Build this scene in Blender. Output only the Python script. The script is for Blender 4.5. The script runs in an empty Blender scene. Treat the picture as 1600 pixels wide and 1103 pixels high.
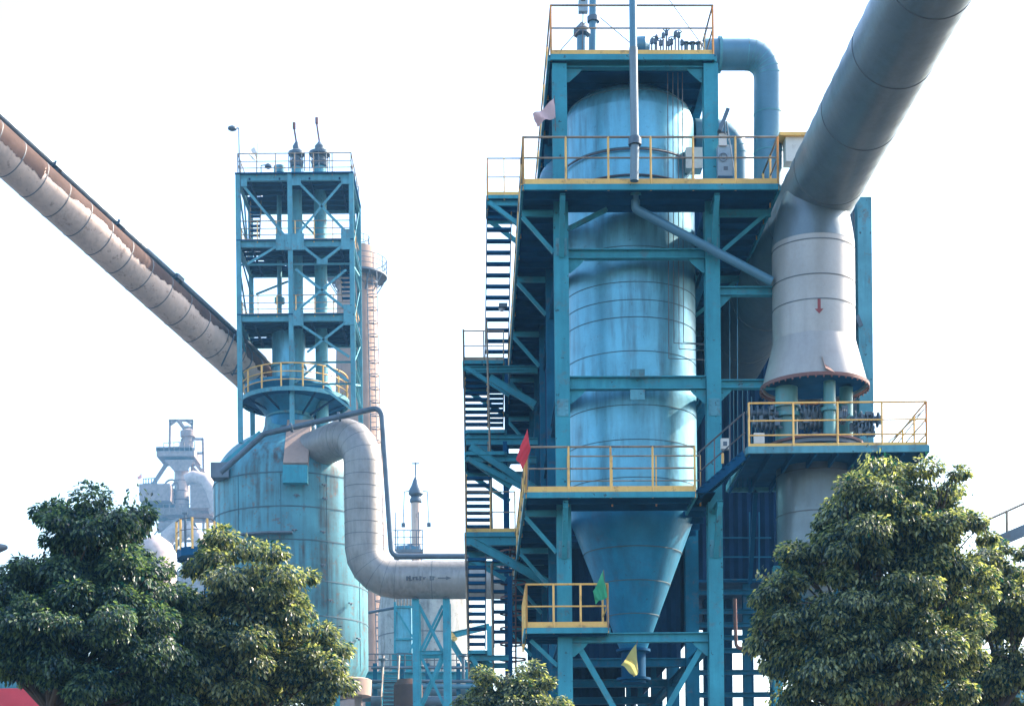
import bpy, bmesh, math, random
from mathutils import Vector, Matrix, noise
R = math.radians
sc = bpy.context.scene
C = sc.collection

# ------------------------------------------------------------------ camera
F = 2800.0; HZ = 1400.0; ROLL = 0.010; EYE = 1.6
cam = bpy.data.cameras.new("camera"); camo = bpy.data.objects.new("camera", cam); C.objects.link(camo)
cam.sensor_fit = 'HORIZONTAL'; cam.sensor_width = 36; cam.lens = 36 * F / 1600
cam.shift_y = (HZ - 551.5) / 1600; cam.clip_start = 0.5; cam.clip_end = 3000
camo.matrix_world = Matrix.Translation((0, 0, EYE)) @ Matrix.Rotation(R(90), 4, 'X') @ Matrix.Rotation(-ROLL, 4, 'Z')
sc.camera = camo
# ------------------------------------------------------------------ light
SUN_EL, SUN_AZ = 38.0, 62.0          # azimuth measured clockwise from +Y (view direction)
w = bpy.data.worlds.new("World"); sc.world = w; w.use_nodes = True
nt = w.node_tree; nt.nodes.clear()
sky = nt.nodes.new('ShaderNodeTexSky'); sky.sky_type = 'NISHITA'; sky.sun_disc = False
sky.sun_elevation = R(SUN_EL); sky.sun_rotation = R(SUN_AZ); sky.air_density = 1.3; sky.dust_density = 3.0; sky.ozone_density = 3.0
bg = nt.nodes.new('ShaderNodeBackground'); bg.inputs[1].default_value = 0.15
wo = nt.nodes.new('ShaderNodeOutputWorld')
nt.links.new(sky.outputs[0], bg.inputs[0]); nt.links.new(bg.outputs[0], wo.inputs[0])
sun = bpy.data.lights.new("sun", 'SUN'); sun.energy = 4.0; sun.angle = R(0.6); sun.color = (1.0, 0.86, 0.70)
suno = bpy.data.objects.new("sun", sun); C.objects.link(suno)
sd = Vector((math.sin(R(SUN_AZ)) * math.cos(R(SUN_EL)), math.cos(R(SUN_AZ)) * math.cos(R(SUN_EL)), math.sin(R(SUN_EL))))
suno.rotation_euler = sd.to_track_quat('Z', 'Y').to_euler()
sc.view_settings.view_transform = 'Standard'; sc.view_settings.look = 'None'
sc.view_settings.exposure = 2.0; sc.view_settings.gamma = 1.0
sc.cycles.use_denoising = True
sc.cycles.max_bounces = 6; sc.cycles.volume_bounces = 0
sc.cycles.transparent_max_bounces = 8

# ------------------------------------------------------------------ pixel -> place
def at(px, py, Y):
    u = (px - 800) - ROLL * (py - HZ); v = (py - HZ) + ROLL * (px - 800)
    return Vector((u / F * Y, Y, EYE - v / F * Y))
def pz(px, py, Y): return at(px, py, Y).z
TH = math.atan(60 / F)
EX = Vector((math.cos(TH), math.sin(TH), 0)); EY = Vector((-math.sin(TH), math.cos(TH), 0))
OM = at(878, 551, 42.0); OM.z = 0
def W(lx, ly, z): return OM + EX * lx + EY * ly + Vector((0, 0, z))
def mp(px, py, ly):
    d = at(px, py, 1.0) - Vector((0, 0, EYE)); t = (ly + OM.dot(EY)) / d.dot(EY)
    return d * t + Vector((0, 0, EYE))
def ml(px, py, ly):
    p = mp(px, py, ly); return ((p - OM).dot(EX), p.z)
def mx(px, py, ly): return ml(px, py, ly)[0]
def mz(px, py, ly): return ml(px, py, ly)[1]

# ------------------------------------------------------------------ materials
def mat(name, col, rough=.5, metal=0.0, var=.25, vscale=1.2, streak=0.0, streak_col=(.05, .04, .03), rust=0.0,
        rust_col=(.16, .07, .035), bump=.0, spec=.5, sheen=None, chips=0.0, zstretch=.12, fine=0.15, sfreq=5.0):
    m = bpy.data.materials.new(name); m.use_nodes = True
    t = m.node_tree; n = t.nodes; l = t.links; b = n['Principled BSDF']
    b.inputs['Roughness'].default_value = rough; b.inputs['Metallic'].default_value = metal
    b.inputs['Specular IOR Level'].default_value = spec
    geo = n.new('ShaderNodeNewGeometry'); pos = geo.outputs['Position']
    def nz(scale, detail=4, vec=None, sc3=None, rough_=.6):
        mp_ = n.new('ShaderNodeMapping'); l.new(pos, mp_.inputs[0])
        if sc3: mp_.inputs['Scale'].default_value = sc3
        x = n.new('ShaderNodeTexNoise'); x.inputs['Scale'].default_value = scale; x.inputs['Detail'].default_value = detail
        x.inputs['Roughness'].default_value = rough_
        l.new(mp_.outputs[0], x.inputs['Vector']); return x.outputs['Fac']
    def ramp(src, a, b_, ca=(0, 0, 0, 1), cb=(1, 1, 1, 1)):
        r = n.new('ShaderNodeValToRGB'); r.color_ramp.elements[0].position = a; r.color_ramp.elements[1].position = b_
        r.color_ramp.elements[0].color = ca; r.color_ramp.elements[1].color = cb; l.new(src, r.inputs[0]); return r.outputs[0]
    def mixc(fac, a, b_, blend='MIX'):
        x = n.new('ShaderNodeMix'); x.data_type = 'RGBA'; x.blend_type = blend
        for s, i in ((fac, 0), (a, 6), (b_, 7)):
            if hasattr(s, 'links'): l.new(s, x.inputs[i])
            elif isinstance(s, tuple): x.inputs[i].default_value = (*s[:3], 1)
            else: x.inputs[i].default_value = s
        return x.outputs[2]
    def mul(a, k):
        x = n.new('ShaderNodeMath'); x.operation = 'MULTIPLY'; l.new(a, x.inputs[0]); x.inputs[1].default_value = k; return x.outputs[0]
    lo = tuple(c * (1 - var) for c in col); hi = tuple(min(1, c * (1 + var)) for c in col)
    c = mixc(ramp(nz(vscale), .3, .7), lo, hi)
    if fine: c = mixc(mul(ramp(nz(14, 3), .35, .75), fine), c, tuple(x * .55 for x in col))
    if streak:
        s = ramp(nz(sfreq, 4, sc3=(1, 1, zstretch)), .42, .66)
        s2 = ramp(nz(.7, 3), .38, .6)
        x = n.new('ShaderNodeMath'); x.operation = 'MULTIPLY'; l.new(s, x.inputs[0]); l.new(s2, x.inputs[1])
        y = n.new('ShaderNodeMath'); y.operation = 'ADD'; l.new(mul(x.outputs[0], .75), y.inputs[0]); l.new(mul(s, .25), y.inputs[1])
        c = mixc(mul(y.outputs[0], streak), c, streak_col)
    if rust:
        c = mixc(mul(ramp(nz(2.6, 6, rough_=.7), .56, .66), rust), c, rust_col)
    if chips:
        c = mixc(mul(ramp(nz(7.5, 5, rough_=.65), .645, .675), chips), c, (.03, .045, .055))
    l.new(c, b.inputs['Base Color'])
    if bump:
        bp = n.new('ShaderNodeBump'); bp.inputs['Strength'].default_value = bump; bp.inputs['Distance'].default_value = .05
        l.new(nz(1.6, 3), bp.inputs['Height']); l.new(bp.outputs[0], b.inputs['Normal'])
    rr = n.new('ShaderNodeMapRange'); l.new(nz(3, 3), rr.inputs[0]); rr.inputs[3].default_value = max(.05, rough - .12); rr.inputs[4].default_value = min(1, rough + .15)
    l.new(rr.outputs[0], b.inputs['Roughness'])
    return m
BLUE = (.045, .28, .35)
M = dict(
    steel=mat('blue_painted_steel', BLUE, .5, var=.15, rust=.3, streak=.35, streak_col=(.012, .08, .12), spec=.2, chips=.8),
    steel2=mat('blue_weathered_steel', (.10, .30, .36), .5, var=.2, rust=.5, streak=.5, streak_col=(.04, .07, .08), spec=.25, chips=.9),
    tank=mat('pale_stained_tank_shell', (.34, .34, .31), .6, var=.15, streak=1.0, streak_col=(.08, .08, .075), rust=.6, rust_col=(.12, .09, .07), chips=.6, sfreq=1.4, zstretch=.1),
    steel3=mat('shade_darkened_blue_steel', (.012, .13, .22), .6, var=.2, rust=.3, streak=.4, streak_col=(.01, .05, .08), spec=.1),  # blue paint darkened, so shade on the inner steel is in the colour
    steel4=mat('pale_blue_tower_steel', (.10, .30, .36), .55, var=.15, rust=.45, streak=.4, streak_col=(.04, .10, .13), spec=.2, chips=.8),  # paler than the main tower's blue
    deck=mat('shade_darkened_deck_steel', (.002, .065, .15), .7, var=.3, spec=.1),  # same blue paint made darker, with underside shade put into the colour
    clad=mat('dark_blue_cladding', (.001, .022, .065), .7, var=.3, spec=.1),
    silo=mat('pale_blue_silo_shell', (.12, .37, .49), .36, metal=.35, var=.16, vscale=.8, chips=.3, streak=.7, streak_col=(.05, .10, .12), rust=.12, bump=.3),
    silo2=mat('aged_turquoise_silo_shell', (.075, .27, .33), .5, metal=.05, var=.2, vscale=.5, streak=1.0, streak_col=(.045, .035, .028), rust=.6, chips=.5, bump=.15, sfreq=2.2, zstretch=.06),
    cone=mat('blue_hopper_sheet', (.014, .19, .33), .42, metal=.2, spec=.3, var=.22, streak=.55, streak_col=(.02, .09, .15), bump=.25, rust=.1, chips=.4, sfreq=3.5),  # deeper blue than the shell, putting lower-level shade into the colour
    seam=mat('dark_weld_seam', (.05, .11, .14), .7, var=.3),
    grey=mat('grey_duct_sheet', (.15, .19, .21), .36, metal=.35, var=.10, vscale=.9, streak=.25, streak_col=(.09, .09, .09), bump=.3),
    grey2=mat('pale_grey_duct_sheet', (.36, .335, .315), .4, metal=.25, var=.08, streak=.25, streak_col=(.22, .20, .19), bump=.08, rust=.08),
    gseam=mat('grey_seam', (.10, .11, .12), .6),
    grey3=mat('dusty_grey_duct_sheet', (.27, .255, .24), .45, metal=.2, var=.14, streak=.5, streak_col=(.12, .115, .11), bump=.12, rust=.12),
    farsteel=mat('haze_toned_far_steel', (.26, .19, .16), .8, var=.25),  # warm light tone stands in for haze over the far steel
    farpipe=mat('haze_paled_far_pipe', (.44, .34, .30), .7, var=.2),  # distance haze put into the pale base colour
    bluepipe=mat('light_blue_pipe_paint', (.08, .20, .28), .4, metal=.1, var=.12, streak=.2, streak_col=(.08, .14, .16)),
    rusty=mat('rusty_duct_sheet', (.60, .45, .37), .5, metal=.1, var=.16, vscale=.45, streak=.3, streak_col=(.2, .15, .13), rust=.75, rust_col=(.26, .17, .13), bump=.12),
    rusttop=mat('rust_brown_sheet', (.095, .06, .048), .9, spec=.05, var=.3, vscale=.7, streak=.3),
    dpipe=mat('dark_grey_pipe', (.09, .12, .15), .45, metal=.3),
    yellow=mat('yellow_rail_paint', (.85, .47, .12), .5, var=.15, rust=.6, rust_col=(.22, .10, .05), fine=.25),
    rail=mat('worn_rail_paint', (.30, .22, .15), .55, var=.5, vscale=.8, rust=.8, rust_col=(.07, .07, .09)),
    darkrail=mat('dark_rail_paint', (.10, .10, .11), .6, var=.3),
    gsteel=mat('faded_steel', (.12,.15,.18), .6, var=.2, rust=.3),
    conc=mat('weathered_brick_concrete', (.36, .25, .20), .85, var=.15, vscale=.25, streak=.5, streak_col=(.2, .15, .13)),
    white=mat('offwhite_paint', (.62, .58, .52), .5, var=.1, rust=.3),
    cabinet=mat('grey_cabinet_paint', (.25, .33, .38), .5),
    green=mat('green_valve_paint', (.07, .24, .25), .45, var=.2, streak=.3, rust=.3),
    rim=mat('red_brown_flange', (.16, .07, .06), .7, var=.3),
    red=mat('red_painted_sheet', (.62, .05, .07), .6, var=.15),
    arrow=mat('dull_red_marking', (.25, .05, .05), .7),
    mark=mat('faded_black_marking', (.085, .085, .09), .7),
    ground=mat('grey_ground', (.05, .05, .05), .9, var=.3, vscale=.3),
    bark=mat('tree_bark', (.07, .05, .04), .9, var=.4, vscale=4),
    glass=mat('lamp_lens', (.55, .56, .58), .2),
)
def flagmat(name, col):
    m = mat(name, col, .8, var=.12); n = m.node_tree.nodes; l = m.node_tree.links
    out = n['Material Output']; b = n['Principled BSDF']; tr = n.new('ShaderNodeBsdfTranslucent'); tr.inputs[0].default_value = (*col, 1)
    mx_ = n.new('ShaderNodeMixShader'); mx_.inputs[0].default_value = .45; l.new(b.outputs[0], mx_.inputs[1]); l.new(tr.outputs[0], mx_.inputs[2]); l.new(mx_.outputs[0], out.inputs[0]); return m
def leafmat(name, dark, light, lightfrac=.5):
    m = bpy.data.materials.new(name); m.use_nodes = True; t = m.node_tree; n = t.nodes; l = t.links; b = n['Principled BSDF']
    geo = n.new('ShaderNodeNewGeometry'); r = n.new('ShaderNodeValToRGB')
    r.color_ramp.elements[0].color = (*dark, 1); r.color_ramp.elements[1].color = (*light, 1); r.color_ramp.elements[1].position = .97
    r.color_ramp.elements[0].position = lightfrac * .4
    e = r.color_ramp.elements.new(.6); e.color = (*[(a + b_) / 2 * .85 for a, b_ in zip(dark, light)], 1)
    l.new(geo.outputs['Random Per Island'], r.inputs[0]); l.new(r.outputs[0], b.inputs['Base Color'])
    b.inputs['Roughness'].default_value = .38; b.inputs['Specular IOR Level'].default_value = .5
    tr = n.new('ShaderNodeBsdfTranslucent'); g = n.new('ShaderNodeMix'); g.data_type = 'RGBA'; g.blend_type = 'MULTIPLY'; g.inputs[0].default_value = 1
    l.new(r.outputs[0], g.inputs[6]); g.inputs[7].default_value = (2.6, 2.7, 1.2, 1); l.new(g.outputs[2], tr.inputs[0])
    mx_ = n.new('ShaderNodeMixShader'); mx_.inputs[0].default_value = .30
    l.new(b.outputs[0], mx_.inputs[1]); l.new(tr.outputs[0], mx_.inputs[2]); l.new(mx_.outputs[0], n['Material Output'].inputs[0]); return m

# ------------------------------------------------------------------ mesh builder
class MB:
    def __init__(s): s.v = []; s.f = []; s.mi = []; s.cur = 0
    def m(s, i): s.cur = i; return s
    def add(s, vs, fs):
        o = len(s.v); s.v += [Vector(x) for x in vs]
        for f in fs: s.f.append([i + o for i in f]); s.mi.append(s.cur)
        return s
    def hexa(s, p, ax, ay, az):     # p centre, half axes
        vs = [p + ax * i + ay * j + az * k for k in (-1, 1) for j in (-1, 1) for i in (-1, 1)]
        return s.add(vs, [(0, 2, 3, 1), (4, 5, 7, 6), (0, 1, 5, 4), (2, 6, 7, 3), (0, 4, 6, 2), (1, 3, 7, 5)])
    def fr(s, p, q, up=Vector((0, 0, 1))):
        d = (q - p).normalized()
        if abs(d.dot(up)) > .98: up = EY.copy()
        sx = d.cross(up).normalized(); return d, sx, sx.cross(d).normalized()
    def bar(s, p, q, w, h=None, up=Vector((0, 0, 1))):
        h = h or w; d, a, b = s.fr(p, q, up); return s.hexa((p + q) / 2, a * w / 2, b * h / 2, (q - p) / 2)
    def prof(s, p, q, a, b, pts):   # extrude closed 2D profile
        n = len(pts); vs = [e + a * x + b * y for e in (p, q) for x, y in pts]
        fs = [(i, (i + 1) % n, n + (i + 1) % n, n + i) for i in range(n)] + [list(range(n))[::-1], list(range(n, 2 * n))]
        return s.add(vs, fs)
    def ib(s, p, q, w, h, up=Vector((0, 0, 1)), t=None):     # I section: flanges width w, depth h along up
        d, a, b = s.fr(p, q, up); t = t or min(w, h) * .12; W2, H2 = w / 2, h / 2
        return s.prof(p, q, a, b, [(-W2, -H2), (W2, -H2), (W2, -H2 + t), (t / 2, -H2 + t), (t / 2, H2 - t), (W2, H2 - t), (W2, H2), (-W2, H2), (-W2, H2 - t), (-t / 2, H2 - t), (-t / 2, -H2 + t), (-W2, -H2 + t)])
    def ang(s, p, q, w, up=Vector((0, 0, 1))):
        d, a, b = s.fr(p, q, up); t = w * .16
        return s.prof(p, q, a, b, [(-w / 2, -w / 2), (w / 2, -w / 2), (w / 2, -w / 2 + t), (-w / 2 + t, -w / 2 + t), (-w / 2 + t, w / 2), (-w / 2, w / 2)])
    def tube(s, pts, r, n=10, cap=True, r2=None):
        pts = [Vector(p) for p in pts]; k = len(pts); rr = r if isinstance(r, (list, tuple)) else [r] * k
        if r2: rr = [r + (r2 - r) * i / (k - 1) for i in range(k)]
        d0 = (pts[1] - pts[0]).normalized(); ref = Vector((0, 0, 1)) if abs(d0.z) < .9 else Vector((1, 0, 0))
        a = d0.cross(ref).normalized(); vs = []
        for i, p in enumerate(pts):
            if i == 0: t = d0; k_ = 1
            elif i == k - 1: t = (pts[-1] - pts[-2]).normalized(); k_ = 1
            else:
                t1 = (pts[i] - pts[i - 1]).normalized(); t2 = (pts[i + 1] - pts[i]).normalized(); t = (t1 + t2).normalized()
            a = (a - t * a.dot(t)).normalized(); b = t.cross(a)
            for j in range(n):
                an = 2 * math.pi * j / n; vs.append(p + (a * math.cos(an) + b * math.sin(an)) * rr[i])
        fs = [(i * n + j, i * n + (j + 1) % n, (i + 1) * n + (j + 1) % n, (i + 1) * n + j) for i in range(k - 1) for j in range(n)]
        if cap: fs += [list(range(n))[::-1], list(range((k - 1) * n, k * n))]
        return s.add(vs, fs)
    def lathe(s, c, prof, n=40, cap=True, ax=None):   # prof (r, h) along ax
        c = Vector(c); az = (ax or Vector((0, 0, 1))).normalized(); a = az.orthogonal().normalized(); b = az.cross(a)
        vs = [c + az * h + (a * math.cos(2 * math.pi * j / n) + b * math.sin(2 * math.pi * j / n)) * r for r, h in prof for j in range(n)]
        k = len(prof); fs = [(i * n + j, i * n + (j + 1) % n, (i + 1) * n + (j + 1) % n, (i + 1) * n + j) for i in range(k - 1) for j in range(n)]
        if cap: fs += [list(range(n))[::-1], list(range((k - 1) * n, k * n))]
        return s.add(vs, fs)
    def ring(s, c, r, th, h, n=48, ax=None):
        return s.lathe(c, [(r, -h / 2), (r + th, -h / 2), (r + th, h / 2), (r, h / 2)], n, False, ax)
    def split(s, name, mats, parent, **kw):   # every closed piece becomes a mesh of its own
        par = list(range(len(s.v)))
        def fd(i):
            while par[i] != i: par[i] = par[par[i]]; i = par[i]
            return i
        for f in s.f:
            a = fd(f[0])
            for i in f[1:]: par[fd(i)] = a
        grp = {}
        for f in s.f: grp.setdefault(fd(f[0]), []).append(f)
        for fs in grp.values():
            ids = sorted({i for f in fs for i in f}); mp_ = {i: k for k, i in enumerate(ids)}
            b = MB(); b.add([s.v[i] for i in ids], [[mp_[i] for i in f] for f in fs]); b.build(name, mats, parent, **kw)
    def build(s, name, mats, parent=None, sharp=35, sm=True):
        me = bpy.data.meshes.new(name)
        base = parent_loc(parent) if parent else (sum(s.v, Vector()) / len(s.v) if s.v else Vector())
        if parent is None: base = Vector((base.x, base.y, min(p.z for p in s.v)))
        me.from_pydata([p - base for p in s.v], [], s.f)
        for m_ in (mats if isinstance(mats, (list, tuple)) else [mats]): me.materials.append(m_)
        me.polygons.foreach_set('material_index', s.mi)
        if sm:
            me.polygons.foreach_set('use_smooth', [True] * len(me.polygons))
            me.set_sharp_from_angle(angle=R(sharp))
        me.validate(); me.update()
        o = bpy.data.objects.new(name, me); C.objects.link(o)
        if parent: o.parent = parent
        else: o.location = base
        return o
LOC = {}
def parent_loc(p):
    v = Vector()
    while p is not None: v += Vector(p.location); p = p.parent
    return v
def thing(name, label, cat, loc, group=None, kind=None):
    o = bpy.data.objects.new(name, None); C.objects.link(o); o.location = loc; o.empty_display_size = .3
    return tag(o, label, cat, group, kind)
def tag(o, label=None, cat=None, group=None, kind=None):
    if label: o['label'] = label
    if cat: o['category'] = cat
    if group: o['group'] = group
    if kind: o['kind'] = kind
    return o
def copy_tree(o, parent=None):
    c = o.copy(); C.objects.link(c)
    if parent: c.parent = parent
    for ch in [x for x in list(C.objects) if x.parent == o]: copy_tree(ch, c)
    return c
def arc(p0, corner, p1, rad, n=7):      # polyline corner replaced by an arc
    a = (p0 - corner).normalized(); b = (p1 - corner).normalized(); ang = a.angle(b); d = rad / math.tan(ang / 2)
    s_, e_ = corner + a * d, corner + b * d; ctr = corner + (a + b).normalized() * (rad / math.sin(ang / 2))
    va, vb = s_ - ctr, e_ - ctr; om = va.angle(vb)
    return [ctr + (va * math.sin((1 - t) * om) + vb * math.sin(t * om)) / math.sin(om) for t in [i / n for i in range(n + 1)]]
def route(pts, rad, n=7):
    out = [pts[0]]
    for i in range(1, len(pts) - 1): out += arc(pts[i - 1], pts[i], pts[i + 1], rad, n)
    return out + [pts[-1]]
Z = Vector((0, 0, 1))
def V(*a): return Vector(a)

def railing(parent, line, h=1.1, nposts=None, mid=(.55,), toe=.13, r=.025, name='railing', mats=('rail', 'yellow', 'yellow'), closed=False, spacing=1.1, z0=0.0, pr=None):
    """line: list of world points on the deck edge; a railing part with post, rail and toe board sub-parts"""
    while parent.parent is not None: parent = parent.parent
    e = bpy.data.objects.new(name, None); C.objects.link(e); e.parent = parent
    e.location = line[0] - parent_loc(parent)
    rails, posts, toes = MB(), MB(), MB(); pr = pr or r * 1.15
    for hh in (1.0, *mid):
        rails.tube([p + Z * (h * hh + z0) for p in line], r if hh == 1 else r * .8, 6)
    cum = [0]
    for a, b in zip(line, line[1:]): cum.append(cum[-1] + (b - a).length)
    n = nposts or max(1, round(cum[-1] / spacing))
    pl = []
    for i in range(n + 1):
        d = cum[-1] * i / n; k = max(j for j in range(len(line) - 1) if cum[j] <= d + 1e-6)
        a, b = line[k], line[k + 1]; q = a.lerp(b, min(1, (d - cum[k]) / max(1e-6, (b - a).length))); pl.append(q)
    for q in pl: posts.tube([q - Z * .12 + Z * z0, q + Z * (h + z0 + r * .5)], pr, 6)
    if toe:
        for a, b in zip(line, line[1:]):
            up = Z; toes.bar(a + Z * (toe / 2 + .02 + z0), b + Z * (toe / 2 + .02 + z0), .012, toe)
    rails.split('rail', M[mats[0]], e); posts.split('post', M[mats[1]], e)
    if toe: toes.build('toe_board', M[mats[2]], e)
    return e

# ------------------------------------------------------------------ ground
g = MB(); S = 600
NG = 24
g.add([V(-S + 2 * S * i / NG, -60 + (S + 60) * j / NG, 0) for j in range(NG + 1) for i in range(NG + 1)],
      [(j * (NG + 1) + i, j * (NG + 1) + i + 1, (j + 1) * (NG + 1) + i + 1, (j + 1) * (NG + 1) + i) for j in range(NG) for i in range(NG)])
tag(g.build('ground', M['ground'], None, sm=False), kind='structure')

# ================================================================== MAIN TOWER
CW = .34; LXR = mx(1113.5, 551, 0); BAY = 4.5; NB = 5; LEN = BAY * NB
PF = -1.1
zA = mz(1000, 289, PF); zB = mz(1000, 769, PF); zR = mz(990, 88, -.2); zC_ = mz(900, 992, 0)
xAl, xAr = mx(816, 289, PF), mx(1218, 286, PF)
LYS = [i * BAY for i in range(NB + 1)]
T = thing('process_tower', 'tall blue open steel tower with long dark decks around the large pale silo', 'steel tower', W(LXR / 2, LEN / 2, 0))
def col(p, q, w, parent, mt='steel', name='column', h=None):
    b = MB().ib(p, q, w, h or w, up=EY); return b.build(name, M[mt], parent)
for i, ly in enumerate(LYS):
    for lx in (0, LXR):
        col(W(lx, ly, 0), W(lx, ly, zR - .15), CW, T, 'steel' if i == 0 else 'steel3')  # rear rows take the shade-darkened blue
# front beams
def hbeam(lx0, lx1, ly, z, h, w=.2, parent=T, mt='steel', name='beam'):
    return MB().ib(W(lx0, ly, z), W(lx1, ly, z), w, h).build(name, M[mt], parent)
def sbeam(lx, ly0, ly1, z, h, w=.18, parent=T, mt='steel', name='side_beam'):
    return MB().ib(W(lx, ly0, z), W(lx, ly1, z), w, h).build(name, M[mt], parent)
BZ = [mz(990, 98, 0), mz(990, 398, 0), mz(990, 599, 0), mz(990, 996, 0)]
BH = [.30, .22, .30, .22]
hw = CW / 2 + .003
for k, ly in enumerate(LYS):
    for z, h in zip(BZ, BH):
        if k and z == BZ[1]: continue
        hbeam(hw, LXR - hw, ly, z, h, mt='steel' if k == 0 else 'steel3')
for z, h in zip(BZ, BH):
    for lx in (0, LXR):
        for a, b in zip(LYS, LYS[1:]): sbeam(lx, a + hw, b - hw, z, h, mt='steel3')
# gusset plates under front beams
for z, h in zip(BZ, BH):
    gm = MB()
    for lx, s in ((hw, 1), (LXR - hw, -1)):
        for dy in (-.01,):
            a = W(lx, dy, z - h / 2 - .003); gm.prof(a - EY * .01, a + EY * .01, EX * s, Z, [(0, 0), (.38, 0), (.30, -.10), (.05, -.32), (0, -.32)])
    gm.split('gusset_plate', M['steel'], T)
# splice plates with bolt heads on the front columns
for lx in (0, LXR):
    for y in (390, 640, 860):
        z = mz(878, y, 0); b = MB(); b.hexa(W(lx, -hw - .008, z), EX * .13, EY * .007, Z * .2)
        for i in (-.09, .09):
            for j in (-.15, -.05, .05, .15): q = W(lx + i, -hw - .015, z + j); b.tube([q, q - EY * .02], .018, 6)
        b.build('splice_plate', M['steel2'], T)
# decks
def deck(name, lx0, lx1, ly0, ly1, z, label=None, parent=T, holes=None, th=.02, joist=.75, edge=.13, jh=.14, mt='deck', emat='steel', cross=True):
    e = bpy.data.objects.new(name, None); C.objects.link(e); e.parent = parent; e.location = W((lx0 + lx1) / 2, (ly0 + ly1) / 2, z) - parent_loc(parent)
    b = MB(); rects = [(lx0, lx1, ly0, ly1)]
    if holes:
        (hx0, hx1, hy0, hy1) = holes
        rects = [(lx0, hx0, ly0, ly1), (hx1, lx1, ly0, ly1), (hx0, hx1, ly0, hy0), (hx0, hx1, hy1, ly1)]
    for (a, b_, c, d) in rects:
        b.hexa(W((a + b_) / 2, (c + d) / 2, z - th / 2), EX * (b_ - a) / 2, EY * (d - c) / 2, Z * th / 2)
    b.build('deck_plate', M[mt], e)
    j = MB()
    y = ly0 + joist * .6
    while y < ly1 - .1:
        segs = [(lx0, lx1)]
        if holes and holes[2] < y < holes[3]: segs = [(lx0, holes[0]), (holes[1], lx1)]
        for a, b_ in segs: j.bar(W(a + .07, y, z - th - jh / 2 - .002), W(b_ - .07, y, z - th - jh / 2 - .002), .06, jh)
        y += joist
    j.split('joist', M[mt], e)
    r = MB(); eh = edge
    P = [W(lx0, ly0, z), W(lx1, ly0, z), W(lx1, ly1, z), W(lx0, ly1, z)]
    for i in range(4):
        a, b_ = P[i], P[(i + 1) % 4]; d = (b_ - a).normalized() * .03
        r.bar(a - Z * (eh / 2 - .01) + d, b_ - Z * (eh / 2 - .01) - d, .06, eh)
    r.build('edge_beam', M[emat], e)
    return e
SR = 1.60; SCY = 2.05; SCX = mx(985, 551, SCY)      # silo radius and centre
hole = (SCX - SR - .03, SCX + SR + .03, SCY - SR - .03, SCY + SR + .03)
dA = deck('deck', xAl, xAr, PF, LEN, zA, holes=hole)
dB = deck('deck', mx(821, 769, PF), mx(1088, 769, PF), PF, LEN, zB, holes=hole)
dR = deck('roof_deck', mx(858, 88, -.25), mx(1118, 88, -.25), -.25, LEN * .8, zR, joist=.9)
dC = deck('deck', mx(821, 984, -.5), mx(952, 984, -.5), -.5, 1.2, mz(880, 981, -.5), joist=.4)
# brackets under deck A and B
def bracket(p, q, parent=T, w=.09, name='bracket'):
    return MB().ang(p, q, w, up=EY).build(name, M['steel'], parent)
for z, xl in ((zA, xAl), (zB, mx(821, 769, PF))):
    for ly in LYS[:-1]:
        bracket(W(xl + .03, ly, z - .32), W(-hw, ly, z - 1.15))
        MB().ib(W(xl + .02, ly, z - .24), W(-hw, ly, z - .24), .1, .14).build('cantilever_beam', M['steel'], T)
    for lx in (0, LXR):
        bracket(W(lx, PF + .08, z - .2), W(lx, -hw, z - 1.3), w=.12)
        MB().ib(W(lx, PF + .08, z - .24), W(lx, -hw, z - .24), .12, .16).build('cantilever_beam', M['steel'], T)
    if z == zA:
        for ly in LYS[:3]:
            bracket(W(LXR + 1.3, ly, z - .25), W(LXR + hw, ly, z - 1.2))
            MB().ib(W(xAr - .02, ly, z - .24), W(LXR + hw, ly, z - .24), .1, .16).build('cantilever_beam', M['steel'], T)
bracket(W(-.8, 0, mz(822, 1000, 0)), W(-hw, 0, mz(872, 1040, 0)))
# knee braces on the front frame
bracket(W(hw, .1, mz(888, 356, 0)), W(1.1, .1, mz(945, 325, 0)), w=.1)
bracket(W(LXR - .7, 2.2, mz(1070, 205, 2)), W(LXR - .1, 2.2, mz(1095, 150, 2)), w=.12)
bracket(W(mx(902, 1006, .1), .1, mz(902, 1006, .1)), W(mx(962, 1110, .1), .1, mz(962, 1110, .1)), w=.13)
bracket(W(mx(1100, 1004, .1), .1, mz(1100, 1004, .1)), W(mx(1040, 1110, .1), .1, mz(1040, 1110, .1)), w=.13)
# railings
rA = railing(dA, [W(xAl + .03, PF + .03, zA), W(xAr - .03, PF + .03, zA)], 1.1, nposts=6, mid=(.57,))
railing(dA, [W(xAl + .03, PF + .03, zA), W(xAl + .03, LEN, zA)], 1.1, mid=(.57,), spacing=1.5)
railing(dA, [W(xAr - .03, PF + .03, zA), W(xAr - .03, 2.0, zA)], 1.1, mid=(.57,), toe=0)
railing(dA, [W(.15, 3.1, zA), W(.95, 3.1, zA)], 1.1, nposts=1, mid=(.5,), toe=0, mats=('yellow',) * 3)
railing(dA, [W(LXR - .9, 3.9, zA), W(LXR - .1, 3.9, zA)], 1.1, nposts=1, mid=(.5,), toe=0, mats=('yellow',) * 3)
xBl, xBr = mx(821, 769, PF), mx(1088, 769, PF)
railing(dB, [W(xBl + .03, PF + .03, zB), W(xBr - .03, PF + .03, zB)], 1.05, nposts=4, mid=(.53,))
railing(dB, [W(.1, -.2, zB), W(LXR - .35, -.2, zB)], 1.05, nposts=3, mid=(.45,), toe=0, r=.018)
railing(dB, [W(xBl + .03, PF + .03, zB), W(xBl + .03, LEN, zB)], 1.05, mid=(.53,), spacing=1.5)
zc = mz(880, 981, -.5)
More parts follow.
